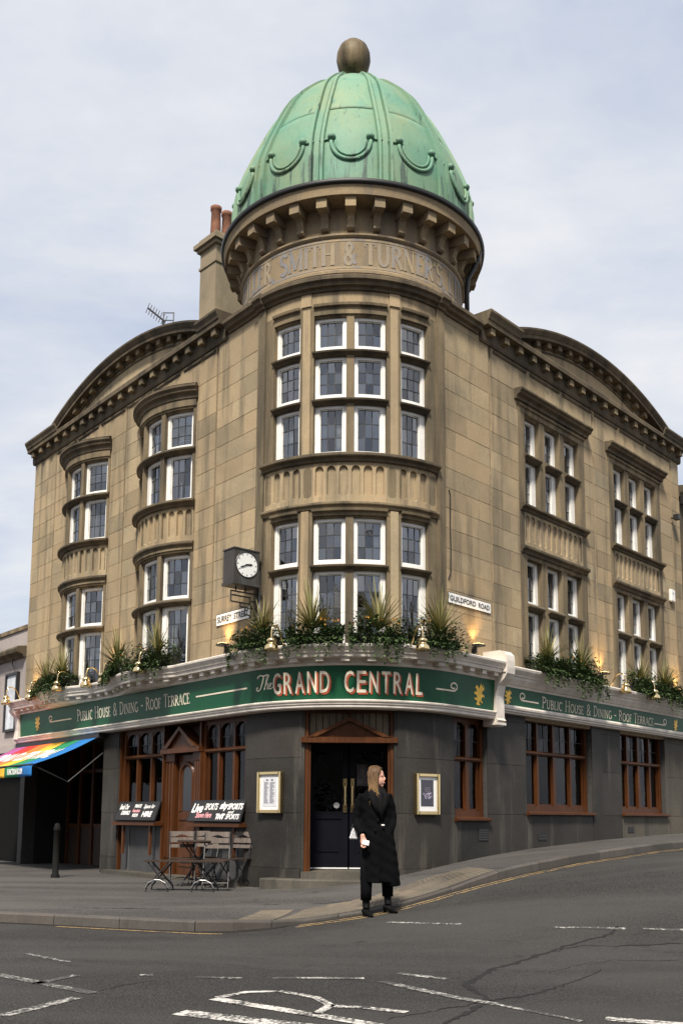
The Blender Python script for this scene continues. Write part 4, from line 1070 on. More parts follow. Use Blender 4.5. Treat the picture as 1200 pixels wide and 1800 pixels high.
# warm lamps inside the bar (lit globes seen through the glass)
S_GLOBE = emit('lit_globe', (1.0, .55, .18), 5.0)
for k, p in enumerate((M(sR(.55), -.9, 2.33), M(sR(1.1), -1.3, 2.42), M(sL(1.0), -1.2, 2.0), M(sL(.6), -1.5, 1.95), M(sR(3.2), -1.5, 2.3), M(sR(7.2), -1.4, 2.3), M(sL(5.5), -2.1, 2.0))):
    t = thing('pendant_lamp', p, ['lit pendant globe behind the first window right of the door', 'second lit pendant behind the first window right of the door', 'lit pendant deep behind the right shopfront window', 'lit pendant beside the right shopfront window pier', 'dim pendant behind the wide right street window', 'dim pendant behind the farthest right street window', 'orange globe lamp glowing inside the dark terrace'][k], 'lamp', 'lit pendants inside the bar')
    bm = NB(); bmesh.ops.create_icosphere(bm, subdivisions=2, radius=.062 if k != 6 else .085); mk('globe', bm, S_GLOBE, t, smooth=True, local=True)
    bm = NB(); tube(bm, [(0, 0, .05), (0, 0, .55)], .006, 6); mk('flex', bm, S_BLACK, t, local=True)
# ---- bar fittings glimpsed inside (back bar shelf)
# ---- dark terrace under the awning
TS0, TS1 = 5.42, 9.45
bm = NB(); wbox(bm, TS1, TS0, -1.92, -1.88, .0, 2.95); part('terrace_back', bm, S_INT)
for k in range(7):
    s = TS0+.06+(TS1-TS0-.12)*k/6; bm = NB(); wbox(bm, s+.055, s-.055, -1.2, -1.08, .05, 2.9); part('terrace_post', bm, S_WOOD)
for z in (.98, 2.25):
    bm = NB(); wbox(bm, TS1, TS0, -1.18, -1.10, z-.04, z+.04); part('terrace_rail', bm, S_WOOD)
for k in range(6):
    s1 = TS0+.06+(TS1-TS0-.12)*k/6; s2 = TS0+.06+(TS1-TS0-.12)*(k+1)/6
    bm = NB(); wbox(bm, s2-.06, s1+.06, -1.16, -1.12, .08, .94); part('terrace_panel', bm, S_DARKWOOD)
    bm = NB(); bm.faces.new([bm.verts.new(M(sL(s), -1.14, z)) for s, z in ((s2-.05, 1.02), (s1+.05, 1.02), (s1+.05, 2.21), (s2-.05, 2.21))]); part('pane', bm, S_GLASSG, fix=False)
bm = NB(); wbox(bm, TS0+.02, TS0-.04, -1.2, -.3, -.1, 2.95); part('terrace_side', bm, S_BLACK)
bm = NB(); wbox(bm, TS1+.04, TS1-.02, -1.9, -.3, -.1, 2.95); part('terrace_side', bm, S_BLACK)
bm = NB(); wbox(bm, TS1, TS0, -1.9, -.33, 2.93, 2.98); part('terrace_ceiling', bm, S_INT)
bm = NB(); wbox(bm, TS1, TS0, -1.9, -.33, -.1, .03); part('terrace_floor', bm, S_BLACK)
# ================================================================== fascia
BULGE = [(bayc[0], 1.25), (bayc[1], 1.25)]
def MF(w, o, z):                                # facade map whose left street swells round the two bows
    if w < WL and o > 0:
        s = WL-w; b = 0
        for c, h in BULGE:
            t = abs(s-c)/h
            if t < 1: b = max(b, .26*math.cos(t*math.pi/2)**1.1)
        return M(w, o+b*min(1, max(0, (z-3.5)/.12)), z)
    return M(w, o, z)
MF.breaks = M.breaks
FU0, FU1 = sL(9.55), sR(1.22)
def fcuts(u0, u1):
    c = cuts(M, u0, u1, .12); out = [c[0]]
    for a, b in zip(c[:-1], c[1:]):
        n = max(1, math.ceil((b-a)/.14)); out += [a+(b-a)*k/n for k in range(1, n+1)]
    return out
bm = NB(); sweep(bm, M, FU0+.22, FU1-.02, [(-.02, 3.02), (.20, 3.02), (.235, 3.575), (-.02, 3.575)]); fas = part('fascia_board', bm, S_GREEN)
bm = NB(); sweep(bm, M, FU0, FU1, [(-.02, 2.90), (.21, 2.90), (.225, 2.92), (.225, 2.955), (.245, 2.965), (.245, 2.99), (.265, 3.0), (.27, 3.02), (.25, 3.035), (-.02, 3.035)]); part('fascia_moulding', bm, S_CREAM)
us_ = fcuts(FU0, FU1)
bm = NB(); sweep(bm, MF, FU0, FU1, [(-.02, 3.572), (.24, 3.572), (.255, 3.59), (.255, 3.61), (.24, 3.62), (.245, 3.685), (.40, 3.69), (.41, 3.745), (.43, 3.755), (.435, 3.775), (.48, 3.84), (.485, 3.87), (.47, 3.885), (-.02, 3.90)], us=us_); cor = part('shop_cornice', bm, S_CREAM)
w = FU0+.25
while w < FU1-.12:
    bm = NB(); ubox(bm, MF, w-.06, w+.06, .24, .365, 3.625, 3.69, .06); part('block', bm, S_CREAM, cor); w += .355
# left end console
bm = NB(); sweep(bm, M, FU0-.02, FU0+.2, [(-.02, 2.85), (.10, 2.85), (.28, 2.99), (.25, 3.2), (.27, 3.5), (.40, 3.62), (.42, 3.70), (-.02, 3.70)]); part('console', bm, S_CREAM)
bm = NB(); sweep(bm, M, sR(1.17), sR(1.41), [(-.02, 2.78), (.24, 2.78), (.26, 2.85), (.30, 2.88), (.27, 2.92), (.26, 3.3), (.30, 3.48), (.44, 3.60), (.49, 3.68), (.50, 3.78), (.50, 3.90), (.49, 4.00), (.42, 4.07), (.34, 4.09), (-.02, 4.09)]); cs_ = part('console', bm, S_CREAM)
bm = NB(); ubox(bm, M, sR(1.15), sR(1.43), .0, .47, 3.70, 3.75); ubox(bm, M, sR(1.155), sR(1.425), .0, .29, 2.80, 2.845); part('console_band', bm, S_CREAM, cs_)
bm = NB(); sweep(bm, M, sR(1.42), W1+.05, [(-.02, 3.19), (.13, 3.19), (.145, 3.525), (-.02, 3.525)]); fasr = part('fascia_board', bm, S_GREEN)
bm = NB(); sweep(bm, M, sR(1.42), W1+.05, [(-.02, 3.055), (.13, 3.055), (.14, 3.08), (.165, 3.09), (.165, 3.12), (.19, 3.13), (.195, 3.165), (.18, 3.195), (-.02, 3.195)]); part('fascia_moulding', bm, S_CREAM)
bm = NB(); sweep(bm, M, sR(1.42), W1+.05, [(-.02, 3.522), (.16, 3.522), (.17, 3.56), (.19, 3.57), (.25, 3.66), (.26, 3.70), (.28, 3.71), (.29, 3.74), (.35, 3.81), (.36, 3.85), (.34, 3.87), (-.02, 3.885)]); part('shop_cornice', bm, S_CREAM)
# ================================================================== lettering
def arc_pts(cx, cy, rx, ry, a0, a1, n=10): return [(cx+rx*math.cos(R_(a0+(a1-a0)*k/n)), cy+ry*math.sin(R_(a0+(a1-a0)*k/n))) for k in range(n+1)]
TK, TN = 1.0, .45
GL = {   # width, [(weight, polyline)], serif feet (x, y)
 'P': (.62, [(TK, [(.15, 0), (.15, 1)]), (TK, [(.15, .97)]+arc_pts(.26, .73, .28, .24, 90, -90)+[(.15, .49)])], [(.15, 0), (.12, 1)]),
 'U': (.76, [(TK, [(.15, 1), (.15, .32)]+arc_pts(.38, .3, .23, .27, 180, 360)+[(.61, 1)])], [(.15, 1), (.61, 1)]),
 'B': (.64, [(TK, [(.15, 0), (.15, 1)]), (TK, [(.15, .97)]+arc_pts(.25, .75, .24, .22, 90, -90)+[(.15, .53)]), (TK, [(.25, .53)]+arc_pts(.26, .28, .29, .25, 90, -90)+[(.15, .03)])], [(.12, 0), (.12, 1)]),
 'L': (.56, [(TK, [(.15, 1), (.15, .03)]), (TN, [(.15, .03), (.52, .03), (.53, .22)])], [(.15, 1), (.12, 0)]),
 'I': (.32, [(TK, [(.16, 0), (.16, 1)])], [(.16, 0), (.16, 1)]),
 'C': (.70, [(TK, arc_pts(.40, .5, .30, .48, 50, 310, 18)), (TN, [(.60, .80), (.62, .98)])], []),
 'H': (.80, [(TK, [(.16, 0), (.16, 1)]), (TK, [(.64, 0), (.64, 1)]), (TN, [(.16, .52), (.64, .52)])], [(.16, 0), (.16, 1), (.64, 0), (.64, 1)]),
 'O': (.80, [(TK, arc_pts(.40, .5, .31, .48, 0, 360, 24))], []),
 'S': (.56, [(TK, [(.46, .82)]+arc_pts(.28, .74, .18, .23, 30, 250, 10)+arc_pts(.28, .27, .19, .25, 70, -150, 10))], []),
 'E': (.58, [(TK, [(.15, 0), (.15, 1)]), (TN, [(.15, .97), (.50, .97), (.51, .82)]), (TN, [(.15, .51), (.42, .51)]), (TN, [(.15, .03), (.52, .03), (.54, .2)])], [(.12, 0), (.12, 1)]),
 'D': (.76, [(TK, [(.15, 0), (.15, 1)]), (TK, [(.15, .97)]+arc_pts(.28, .5, .36, .47, 90, -90, 14)+[(.15, .03)])], [(.12, 0), (.12, 1)]),
 'N': (.80, [(TN, [(.15, 0), (.15, 1)]), (TK, [(.15, 1), (.64, 0)]), (TN, [(.64, 0), (.64, 1)])], [(.15, 0), (.12, 1), (.64, 1)]),
 'G': (.76, [(TK, arc_pts(.40, .5, .30, .48, 50, 330, 18)), (TK, [(.66, .08), (.66, .42)]), (TN, [(.50, .43), (.72, .43)])], []),
 'R': (.68, [(TK, [(.15, 0), (.15, 1)]), (TK, [(.15, .97)]+arc_pts(.25, .74, .26, .23, 90, -90)+[(.15, .51)]), (TK, [(.32, .51), (.64, .0)])], [(.15, 0), (.12, 1)]),
 'F': (.54, [(TK, [(.15, 0), (.15, 1)]), (TN, [(.15, .97), (.50, .97), (.51, .80)]), (TN, [(.15, .51), (.42, .51)])], [(.15, 0), (.12, 1)]),
 'T': (.66, [(TK, [(.33, 0), (.33, 1)]), (TN, [(.05, .82), (.06, .97), (.60, .97), (.61, .82)])], [(.33, 0)]),
 'A': (.76, [(TN, [(.08, 0), (.38, 1)]), (TK, [(.38, 1), (.68, 0)]), (TN, [(.2, .36), (.56, .36)])], [(.08, 0), (.68, 0)]),
 'M': (.96, [(TN, [(.14, 0), (.16, 1)]), (TK, [(.16, 1), (.48, .08)]), (TN, [(.48, .08), (.80, 1)]), (TK, [(.80, 1), (.82, 0)])], [(.14, 0), (.82, 0), (.13, 1), (.84, 1)]),
 '&': (.78, [(TK, [(.70, .0), (.22, .66)]+arc_pts(.36, .80, .15, .18, 200, -30, 10)+[(.40, .58), (.16, .36)]+arc_pts(.33, .23, .20, .22, 150, 330, 10)+[(.66, .48)])], []),
 "'": (.22, [(TK, [(.11, .98), (.09, .74)])], []), ',': (.24, [(TK, [(.12, .08), (.07, -.15)])], []), '.': (.24, [(TK, [(.12, .0), (.12, .12)])], []), '-': (.44, [(TK, [(.08, .42), (.36, .42)])], []),
}
def stroke_glyph(bm, mp, o, pts, hw):
    fine_ = [pts[0]]
    for a, b in zip(pts[:-1], pts[1:]):
        n = max(1, math.ceil(math.hypot(b[0]-a[0], b[1]-a[1])/.07)); fine_ += [(a[0]+(b[0]-a[0])*k/n, a[1]+(b[1]-a[1])*k/n) for k in range(1, n+1)]
    pts = fine_; out = []
    for i, p in enumerate(pts):
        a, b = pts[max(0, i-1)], pts[min(len(pts)-1, i+1)]
        tx, tz = b[0]-a[0], b[1]-a[1]; l = math.hypot(tx, tz) or 1; nx, nz = -tz/l*hw, tx/l*hw
        out.append([bm.verts.new(mp(p[0]+nx, o, p[1]+nz)), bm.verts.new(mp(p[0]-nx, o, p[1]-nz))])
    for a, b in zip(out[:-1], out[1:]): bm.faces.new((a[0], a[1], b[1], b[0]))
def serif_text(bm, mp, text, u0, z0, h, width, o, wt=.105, small=.78, serif=True, tilt=None):
    """capitals with smaller capitals for lower case"""
    adv = []; tot = 0
    for ch in text:
        if ch == ' ': a = .36
        else: a = GL[ch.upper()][0]*(small if ch.islower() else 1)
        adv.append(a); tot += a
    k = width/tot; x = u0; e = 0
    for ch, a in zip(text, adv):
        if ch != ' ':
            sc = small if ch.islower() else 1.0; W_, strokes, feet = GL[ch.upper()]
            for wgt, pl in strokes:
                e += 1; oo = o+.0004*(e % 5)
                stroke_glyph(bm, mp, oo, [(x+px*sc*k, z0+pz*sc*h) for px, pz in pl], max(.5*wt*wgt*h, .006))
            if serif:
                for fx, fz in feet:
                    zz = z0+(fz*sc*h)+(.02*h if fz < .5 else -.02*h); oo = o+.0022
                    stroke_glyph(bm, mp, oo, [(x+(fx-.11)*sc*k, zz), (x+(fx+.11)*sc*k, zz)], .026*h)
        x += a*k
def FB(w, o, z): return M(w, .203+(z-3.02)*.063+o, z)
def FBR(w, o, z): return M(w, .133+(z-3.19)*.045+o, z)
def serif_words(mp, text, u0, z0, h, width, o, mat, parent, **k):
    adv = lambda t: sum(.36 if c == ' ' else GL[c.upper()][0]*(.78 if c.islower() else 1) for c in t)
    f = width/adv(text); pos = 0
    for wd in text.split(' '):
        bm = NB(); serif_text(bm, mp, wd, u0+adv(text[:pos])*f, z0, h, adv(wd)*f, o, **k); part('word', bm, mat, parent); pos += len(wd)+1
serif_words(FB, 'Public House & Dining - Roof Terrace', sL(6.27), 3.20, .245, sL(1.72)-sL(6.27), .002, S_LETTER, fas)
serif_words(FBR, 'Public House & Dining - Roof Terrace', sR(2.86), 3.245, .21, 7.52-2.86, .002, S_LETTER, fasr)
def flourish(mp, u0, u1, z, h, curl, fas_):
    bm = NB(); d = 1 if u1 > u0 else -1
    pts = [(u0, z), (u1-d*.10, z)]+[(u1-d*.10+d*.10*math.sin(R_(t))*(1-t/900), z+.075-.075*math.cos(R_(t))*(1-t/700)) for t in range(20, 400, 25)]
    if not curl: pts = [(u0, z), (u1, z)]
    stroke_glyph(bm, mp, .003, pts if d > 0 else pts, .013); part('flourish', bm, S_LETTER, fas_)
flourish(FB, sL(6.55), sL(7.70), 3.28, .1, True, fas); flourish(FB, sL(1.52), sL(-.05), 3.30, .1, False, fas)
flourish(FB, R_(36.5)*RT, R_(46.5)*RT+.12, 3.27, .1, True, fas)
flourish(FBR, sR(2.75), sR(2.10), 3.32, .1, True, fasr); flourish(FBR, sR(7.56), sR(8.18), 3.30, .1, True, fasr)
GRIFF = [(.30, 0), (.62, 0), (.60, .06), (.50, .10), (.56, .22), (.68, .12), (.86, .10), (.84, .17), (.72, .22), (.74, .36), (.90, .40), (1.0, .34), (.98, .48), (.80, .50), (.74, .60), (.92, .70), (.98, .86), (.82, .78), (.84, .96), (.68, .84), (.64, 1.0), (.52, .84), (.42, .72), (.36, .82), (.22, .90), (.16, .82), (.06, .76), (.20, .72), (.24, .62), (.16, .56), (.04, .60), (.0, .50), (.12, .46), (.24, .44), (.30, .34), (.16, .30), (.04, .34), (.06, .24), (.22, .20), (.32, .22), (.30, .10), (.22, .06)]
def griffin(mp, uc, z0, h, fas_, flip=1):
    bm = NB(); k = h*.80
    bm.faces.new([bm.verts.new(mp(uc+flip*(x-.5)*k, .003, z0+z*h)) for x, z in GRIFF]); bmesh.ops.triangulate(bm, faces=bm.faces); part('emblem', bm, S_GOLD, fas_)
griffin(FB, sL(8.32), 3.14, .34, fas); griffin(FB, sR(.72), 3.10, .38, fas, 1)
griffin(FBR, sR(1.73), 3.215, .27, fasr); griffin(FBR, sR(8.66), 3.215, .27, fasr)
# condensed block letters with a red drop shade
def text_polys(txt, shear=0.0):
    cu = bpy.data.curves.new('t', 'FONT'); cu.body = txt; cu.size = 1.0; cu.resolution_u = 3; cu.shear = shear
    ob = bpy.data.objects.new('t', cu); COL.objects.link(ob); dg = bpy.context.evaluated_depsgraph_get()
    me = bpy.data.meshes.new_from_object(ob.evaluated_get(dg))
    v = [(p.co.x, p.co.y) for p in me.vertices]; f = [tuple(p.vertices) for p in me.polygons]
    bpy.data.objects.remove(ob); bpy.data.curves.remove(cu); bpy.data.meshes.remove(me)
    return v, f
def put_text(bm, mp, txt, u0, u1, z0, z1, o, shear=0.0, bold=0.0, thick=0.0, slope=0.0):
    v, f = text_polys(txt, shear)
    x0, x1 = min(p[0] for p in v), max(p[0] for p in v); y0, y1 = min(p[1] for p in v), max(p[1] for p in v)
    def mapv(p, du=0, dz=0, oo=0): 
        u = u0+(p[0]-x0)/(x1-x0)*(u1-u0)+du; return mp(u, o+oo, z0+(p[1]-y0)/(y1-y0)*(z1-z0)+dz+slope*(u-u0))
    offs = [(0, 0, 0)] if not bold else [(dx*bold, dz*bold, .0003*i) for i, (dx, dz) in enumerate(((0, 0), (1, 0), (-1, 0), (0, 1), (0, -1)))]
    for du, dz, oo in offs:
        vs_ = [bm.verts.new(mapv(p, du, dz, oo)) for p in v]
        for q in f: bm.faces.new([vs_[i] for i in q])
for txt, a, b in (('GRAND', R_(-33.2)*RT, R_(-7.4)*RT), ('CENTRAL', R_(-2.9)*RT, R_(31.2)*RT)):
    cell = (b-a)/len(txt)
    for k, chx in enumerate(txt):
        u = a+cell*k; uw = cell*(.72 if chx != 'L' else .62)
        bm = NB(); put_text(bm, FB, chx, u, u+uw, 3.145, 3.482, .012, bold=.003); lt = part('letter', bm, S_LETTER, fas, fix=False)
        bm = NB(); put_text(bm, FB, chx, u+.020, u+uw+.022, 3.122, 3.460, .006, bold=.008); part('letter_shade', bm, S_RED, fas, fix=False)
bm = NB()                                        # script "The"
tx0 = R_(-42.3)*RT
def SC(pts, hw=.010): stroke_glyph(bm, FB, .003+.0005*random.random(), [(tx0+x*.30+z*.05, 3.24+z*.24) for x, z in pts], hw)
SC([(-.05, .78), (-.02, .92), (.12, .98), (.35, .92), (.55, .98), (.62, .92)], .011); SC([(.36, .94), (.33, .5), (.26, .08), (.14, -.06), (.0, .0), (-.02, .14), (.08, .18)], .011)
SC([(.50, .0), (.60, .5), (.68, .95), (.62, 1.0), (.56, .8), (.55, .4), (.54, .0)], .008); SC([(.54, .2), (.64, .42), (.72, .40), (.70, .15), (.72, .02), (.80, .06)], .008)
SC([(.80, .12), (.90, .28), (.94, .40), (.86, .42), (.80, .22), (.84, .03), (.94, .02), (1.04, .14)], .008)
part('lettering', bm, S_LETTER, fas)
# painted name round the drum
S_DRUMT = stone('faded_painted_letters', (.29, .285, .295), (.25, .24, .24), (.36, .28, .175), .44, .62, .0)
S_DRUMB = stone('faded_painted_band', (.33, .30, .275), (.29, .26, .235), (.37, .285, .175), .44, .60, .0)
def DM(w, o, z): t = w/2.078; return Vector((AX+(2.078+o)*math.sin(t), AY-(2.078+o)*math.cos(t), z))
DM.curved = True
serif_words(DM, "FULLER, SMITH & TURNER'S, LTD.", R_(-76)*2.078, 10.46, .39, R_(150)*2.078, .003, S_DRUMT, drum, wt=.16)
for z0, z1 in ((10.385, 10.425), (10.88, 10.925)):
    bm = NB(); ubox(bm, DM, R_(-95)*2.078, R_(95)*2.078, -.01, .0025, z0, z1); part('painted_band', bm, S_DRUMB, drum)
# ================================================================== things on the building
def axes_at(w, o, z):
    """matrix whose x runs along the front (viewer's right), -y points out of the wall"""
    p = M(w, o, z); t = (M(w+.01, o, z)-M(w-.01, o, z)).normalized(); n = (M(w, o+.01, z)-M(w, o-.01, z)).normalized()
    m = Matrix.Identity(4); m.col[0][:3] = t; m.col[1][:3] = -n; m.col[2][:3] = (0, 0, 1); m.col[3][:3] = p; return m
def rz_of(m): return math.atan2(m[1][0], m[0][0])
# ---- street name plates
def plate(name, w0, w1, z0, z1, text, label, rise=0.0):
    m = axes_at((w0+w1)/2, .004, (z0+z1)/2); t = thing(name, m.translation, label, 'street sign', rz=rz_of(m))
    hw, hh = (w1-w0)/2, (z1-z0)/2; bm = NB(); box(bm, -hw, hw, -.012, 0, -hh, hh); mk('plate', bm, S_INK, t, local=True)
    bm = NB(); box(bm, -hw+.009, hw-.009, -.0145, -.004, -hh+.009, hh-.009); mk('face', bm, S_SIGN, t, local=True)
    def loc(u, o, z): return Vector((u, -.0165-o, z))
    wds = text.split(' '); tot = len(text)+.0; x = 0
    for wd in wds:
        ua = -hw+.05+(2*hw-.10)*x/tot; ub = -hw+.05+(2*hw-.10)*(x+len(wd))/tot; x += len(wd)+1
        bm = NB(); put_text(bm, loc, wd, ua, ub, -hh+.052, hh-.052, 0, bold=.004); mk('word', bm, S_INK, t, local=True, fix=False)
plate('street_sign', sL(1.24), sL(.19), 4.545, 4.755, 'SURREY STREET', 'white street name plate reading SURREY STREET below the clock')
plate('street_sign', sR(.14), sR(1.41), 4.81, 5.0, 'GUILDFORD ROAD', 'white street name plate reading GUILDFORD ROAD on the right wall')
# ---- projecting clock on a bracket
cm = axes_at(sL(.06), 0, 0)
# the clock box hangs out over the pavement, faces looking along the street and outwards
n_ = Vector((-cm.col[1][0], -cm.col[1][1], 0)); t_ = Vector((cm.col[0][0], cm.col[0][1], 0))
cc = M(sL(-.03), .37, 5.30)
clk = thing('clock', (cc.x, cc.y, 4.97), 'square weathered bronze clock with white dial on an iron bracket', 'clock')
S_BRONZE = stone('weathered_bronze', (.085, .070, .062), (.045, .042, .042), (.09, .10, .095), .5, .72, .0, .5)
CM = Matrix.Translation(cc); 
# local frame: X' = outwards from the wall towards lower left, dial faces the camera side
fx = n_; fy = t_            # clock: depth along the street (t), width along n
def CB(a, b, z): return cc+fx*a+fy*b+Vector((0, 0, z))
def cbox(bm, a0, a1, b0, b1, z0, z1):
    v = [bm.verts.new(CB(a, b, z)) for z in (z0, z1) for a, b in ((a0, b0), (a1, b0), (a1, b1), (a0, b1))]
    for f in ((0, 3, 2, 1), (4, 5, 6, 7), (0, 1, 5, 4), (1, 2, 6, 5), (2, 3, 7, 6), (3, 0, 4, 7)): bm.faces.new([v[i] for i in f])
bm = NB(); cbox(bm, -.25, .25, -.16, .16, -.27, .28); cbox(bm, -.262, .262, -.172, .172, .28, .30); cbox(bm, -.268, .268, -.178, .178, -.315, -.265); mk('case', bm, S_BRONZE, clk)
for sg in (1, -1):
    def DF(r, a, d): return CB(-sg*r*math.sin(a), sg*(.16+d), .03+r*math.cos(a))
    bm = NB(); n = 32
    bm.faces.new([bm.verts.new(DF(.205, 2*math.pi*k/n, .006)) for k in range(n)])
    bm2 = NB(); ro = [bm2.verts.new(DF(.225, 2*math.pi*k/n, .001)) for k in range(n)]; ri = [bm2.verts.new(DF(.212, 2*math.pi*k/n, .014)) for k in range(n)]; rj = [bm2.verts.new(DF(.203, 2*math.pi*k/n, .005)) for k in range(n)]
    for k in range(n): bm2.faces.new((ro[k], ro[(k+1) % n], ri[(k+1) % n], ri[k])); bm2.faces.new((ri[k], ri[(k+1) % n], rj[(k+1) % n], rj[k]))
    f = mk('dial', bm, S_SIGN, clk, fix=False); mk('dial_rim', bm2, S_BLACK, clk)
    bm = NB()
    for k in range(12):
        a = 2*math.pi*k/12; da = .035
        v = [bm.verts.new(DF(r, a+e/r*.2, .009)) for r, e in ((.165, -da), (.192, -da), (.192, da), (.165, da))]; bm.faces.new(v)
    mk('hour_marks', bm, S_INK, f, fix=False)
    for ang, ln, wd, dz in ((R_(82), .115, .013, .012), (R_(246), .17, .009, .015)):
        bm = NB(); ca, sa = math.sin(ang), math.cos(ang)
        def HP(l, w): return CB(-sg*(l*ca+w*sa), sg*(.16+dz), .03+l*sa-w*ca)
        bm.faces.new([bm.verts.new(HP(l, w)) for l, w in ((-.03, -wd), (ln*.7, -wd*1.3), (ln, 0), (ln*.7, wd*1.3), (-.03, wd))]); mk('hand', bm, S_INK, f, fix=False)
bm = NB()                                        # stepped iron bracket below
def CBb(p, q): bar(bm, *[CB((v[0]+.6)*.68-.36, v[1], v[2]) for v in (p, q)], .022)
CBb((-.20, 0, -.32), (-.20, 0, -.40)); CBb((.08, 0, -.32), (.08, 0, -.40))
CBb((.22, 0, -.40), (-.60, 0, -.40)); CBb((.22, 0, -.47), (-.34, 0, -.47)); CBb((.22, 0, -.40), (.22, 0, -.58)); CBb((.22, 0, -.58), (-.34, 0, -.58)); CBb((-.34, 0, -.47), (-.34, 0, -.58)); CBb((-.34, 0, -.53), (-.60, 0, -.53))
CBb((-.06, 0, -.58), (-.06, 0, -.65)); CBb((-.06, 0, -.65), (-.60, 0, -.65)); CBb((-.20, 0, -.65), (-.20, 0, -.77)); CBb((-.20, 0, -.77), (-.60, 0, -.77)); CBb((-.34, 0, -.77), (-.34, 0, -.85)); CBb((-.34, 0, -.85), (-.60, 0, -.85)); CBb((-.44, 0, -.85), (-.44, 0, -.92)); CBb((-.44, 0, -.92), (-.60, 0, -.92))
mk('bracket', bm, S_BLACK, clk)
bm = NB(); bar(bm, CB(-.35, 0, .15), CB(-.35, 0, -1.05), .03); bar(bm, CB(-.22, 0, .05), CB(-.36, 0, .05), .03); bar(bm, CB(-.22, 0, -.02), CB(-.36, 0, -.02), .03); mk('wall_post', bm, S_BLACK, clk)
bm = NB(); bar(bm, CB(-.345, .05, .0), CB(-.345, .05, -.80), .04, .02); mk('conduit', bm, plain('grey_conduit', (.25, .26, .28), .5), clk)
# ---- framed menus
S_MENU = plain('menu_paper', (.85, .84, .82), .7, .04, 30)
def menu(w0, w1, z0, z1, dark, label):
    m = axes_at((w0+w1)/2, .03, (z0+z1)/2); t = thing('menu_frame', m.translation, label, 'menu', rz=rz_of(m)); hw, hh = (w1-w0)/2, (z1-z0)/2; f = .055
    bm = NB()
    for x0, x1, y0, y1 in ((-hw, -hw+f, -hh, hh), (hw-f, hw, -hh, hh), (-hw+f, hw-f, -hh, -hh+f), (-hw+f, hw-f, hh-f, hh)): box(bm, x0, x1, -.045, .03, y0, y1)
    bmesh.ops.bevel(bm, geom=bm.edges[:], offset=.008, segments=1, affect='EDGES'); mk('frame', bm, S_BRASS, t, local=True)
    bm = NB(); box(bm, -hw+f, hw-f, -.012, .02, -hh+f, hh-f); mk('backing', bm, S_MENU, t, local=True)
    def q(bm, x0, x1, z0_, z1_, d): bm.faces.new([bm.verts.new((x, -.013-d, z)) for x, z in ((x0, z0_), (x1, z0_), (x1, z1_), (x0, z1_))])
    bm = NB(); pw, ph = (hw-f)*.72, (hh-f)*.82
    if dark:
        q(bm, -pw, pw*.9, -ph+.03, ph, .002); mk('poster', bm, plain('dark_poster', (.03, .028, .04), .5, .2, 20), t, local=True, fix=False)
        bm = NB(); random.seed(3)
        for k in range(26): x = random.uniform(-.7, .55)*pw; z = random.uniform(-.35, .0)*ph; q(bm, x, x+random.uniform(.008, .03), z, z+random.uniform(.008, .03), .004)
        for k in range(4): q(bm, -.45*pw+.03*k*pw, .4*pw, .42*ph-.03*k, .435*ph-.03*k, .0045)
        mk('print', bm, plain('poster_print', (.45, .38, .52), .6, .3, 40), t, local=True, fix=False)
    else:
        q(bm, -pw, pw, -ph, ph, .002); mk('menu_sheet', bm, plain('menu_sheet', (.66, .66, .69), .7, .06, 30), t, local=True, fix=False)
        bm = NB(); random.seed(4)
        for k in range(26):
            z = ph*.68-k*ph*1.5/26
            for x0, x1 in ((-pw*.8, -pw*.1-random.uniform(0, .05)), (pw*.05, pw*.8-random.uniform(0, .06))): q(bm, x0, x1, z, z+.006, .004)
        q(bm, -pw*.5, -pw*.2, ph*.8, ph*.92, .004); q(bm, pw*.2, pw*.5, ph*.8, ph*.92, .004)
        mk('print', bm, plain('menu_print', (.16, .16, .19), .7, .2, 40), t, local=True, fix=False)
    bm = NB(); bm.faces.new([bm.verts.new((x, -.030, z)) for x, z in ((-hw+f, -hh+f), (hw-f, -hh+f), (hw-f, hh-f), (-hw+f, hh-f))]); mk('glass', bm, bpy.data.materials.get('frame_glass') or glass_mat('frame_glass', 1.2, (.99, .99, .99), flat=.05), t, local=True, fix=False)
menu(R_(-45.5)*RT, R_(-31.0)*RT, 1.26, 1.93, False, 'brass framed white printed menu left of the entrance')
menu(R_(28.5)*RT, R_(42.3)*RT, 1.25, 1.91, True, 'brass framed dark poster right of the entrance')
# ---- chalkboards leaning on timber ledges
def board(s1, s0, rows, label):
    m = axes_at((sL(s1)+sL(s0))/2, .03, 1.10); t = thing('chalkboard', m.translation, label, 'chalkboard', rz=rz_of(m)); hw = (s1-s0)/2; hh = .36; lean = R_(20)
    L = Matrix.Rotation(-lean, 4, 'X')
    bm = NB(); box(bm, -hw, hw, -.10, -.08, 0, hh, L); mk('panel', bm, S_CHALKB, t, local=True)
    bm = NB(); f = .012
    for x0, x1, z0, z1 in ((-hw-f, -hw, -f, hh+f), (hw, hw+f, -f, hh+f), (-hw, hw, -f, 0), (-hw, hw, hh, hh+f)): box(bm, x0, x1, -.104, -.076, z0, z1, L)
    mk('frame', bm, S_BLACK, t, local=True)
    def loc(u, o, z): return L @ Vector((u, -.1025-o, z))
    for txt, x0, x1, z0, z1, sh, bold, pink in rows:
        bm = NB(); put_text(bm, loc, txt, x0*hw, x1*hw, z0*hh, z1*hh, 0, shear=sh, bold=bold, slope=0.0); mk('chalk_lettering', bm, S_PINK if pink else S_CHALK, t, local=True, fix=False)
    bm = NB(); box(bm, -hw-.04, hw+.04, -.13, .06, -.07, -.02); mk('ledge', bm, S_WOOD, t, local=True)
    for x in (-hw*.62, hw*.72):
        bm = NB(); box(bm, x-.03, x+.03, -.06, -.02, -.62, -.072); mk('strut', bm, S_WOOD, t, local=True)
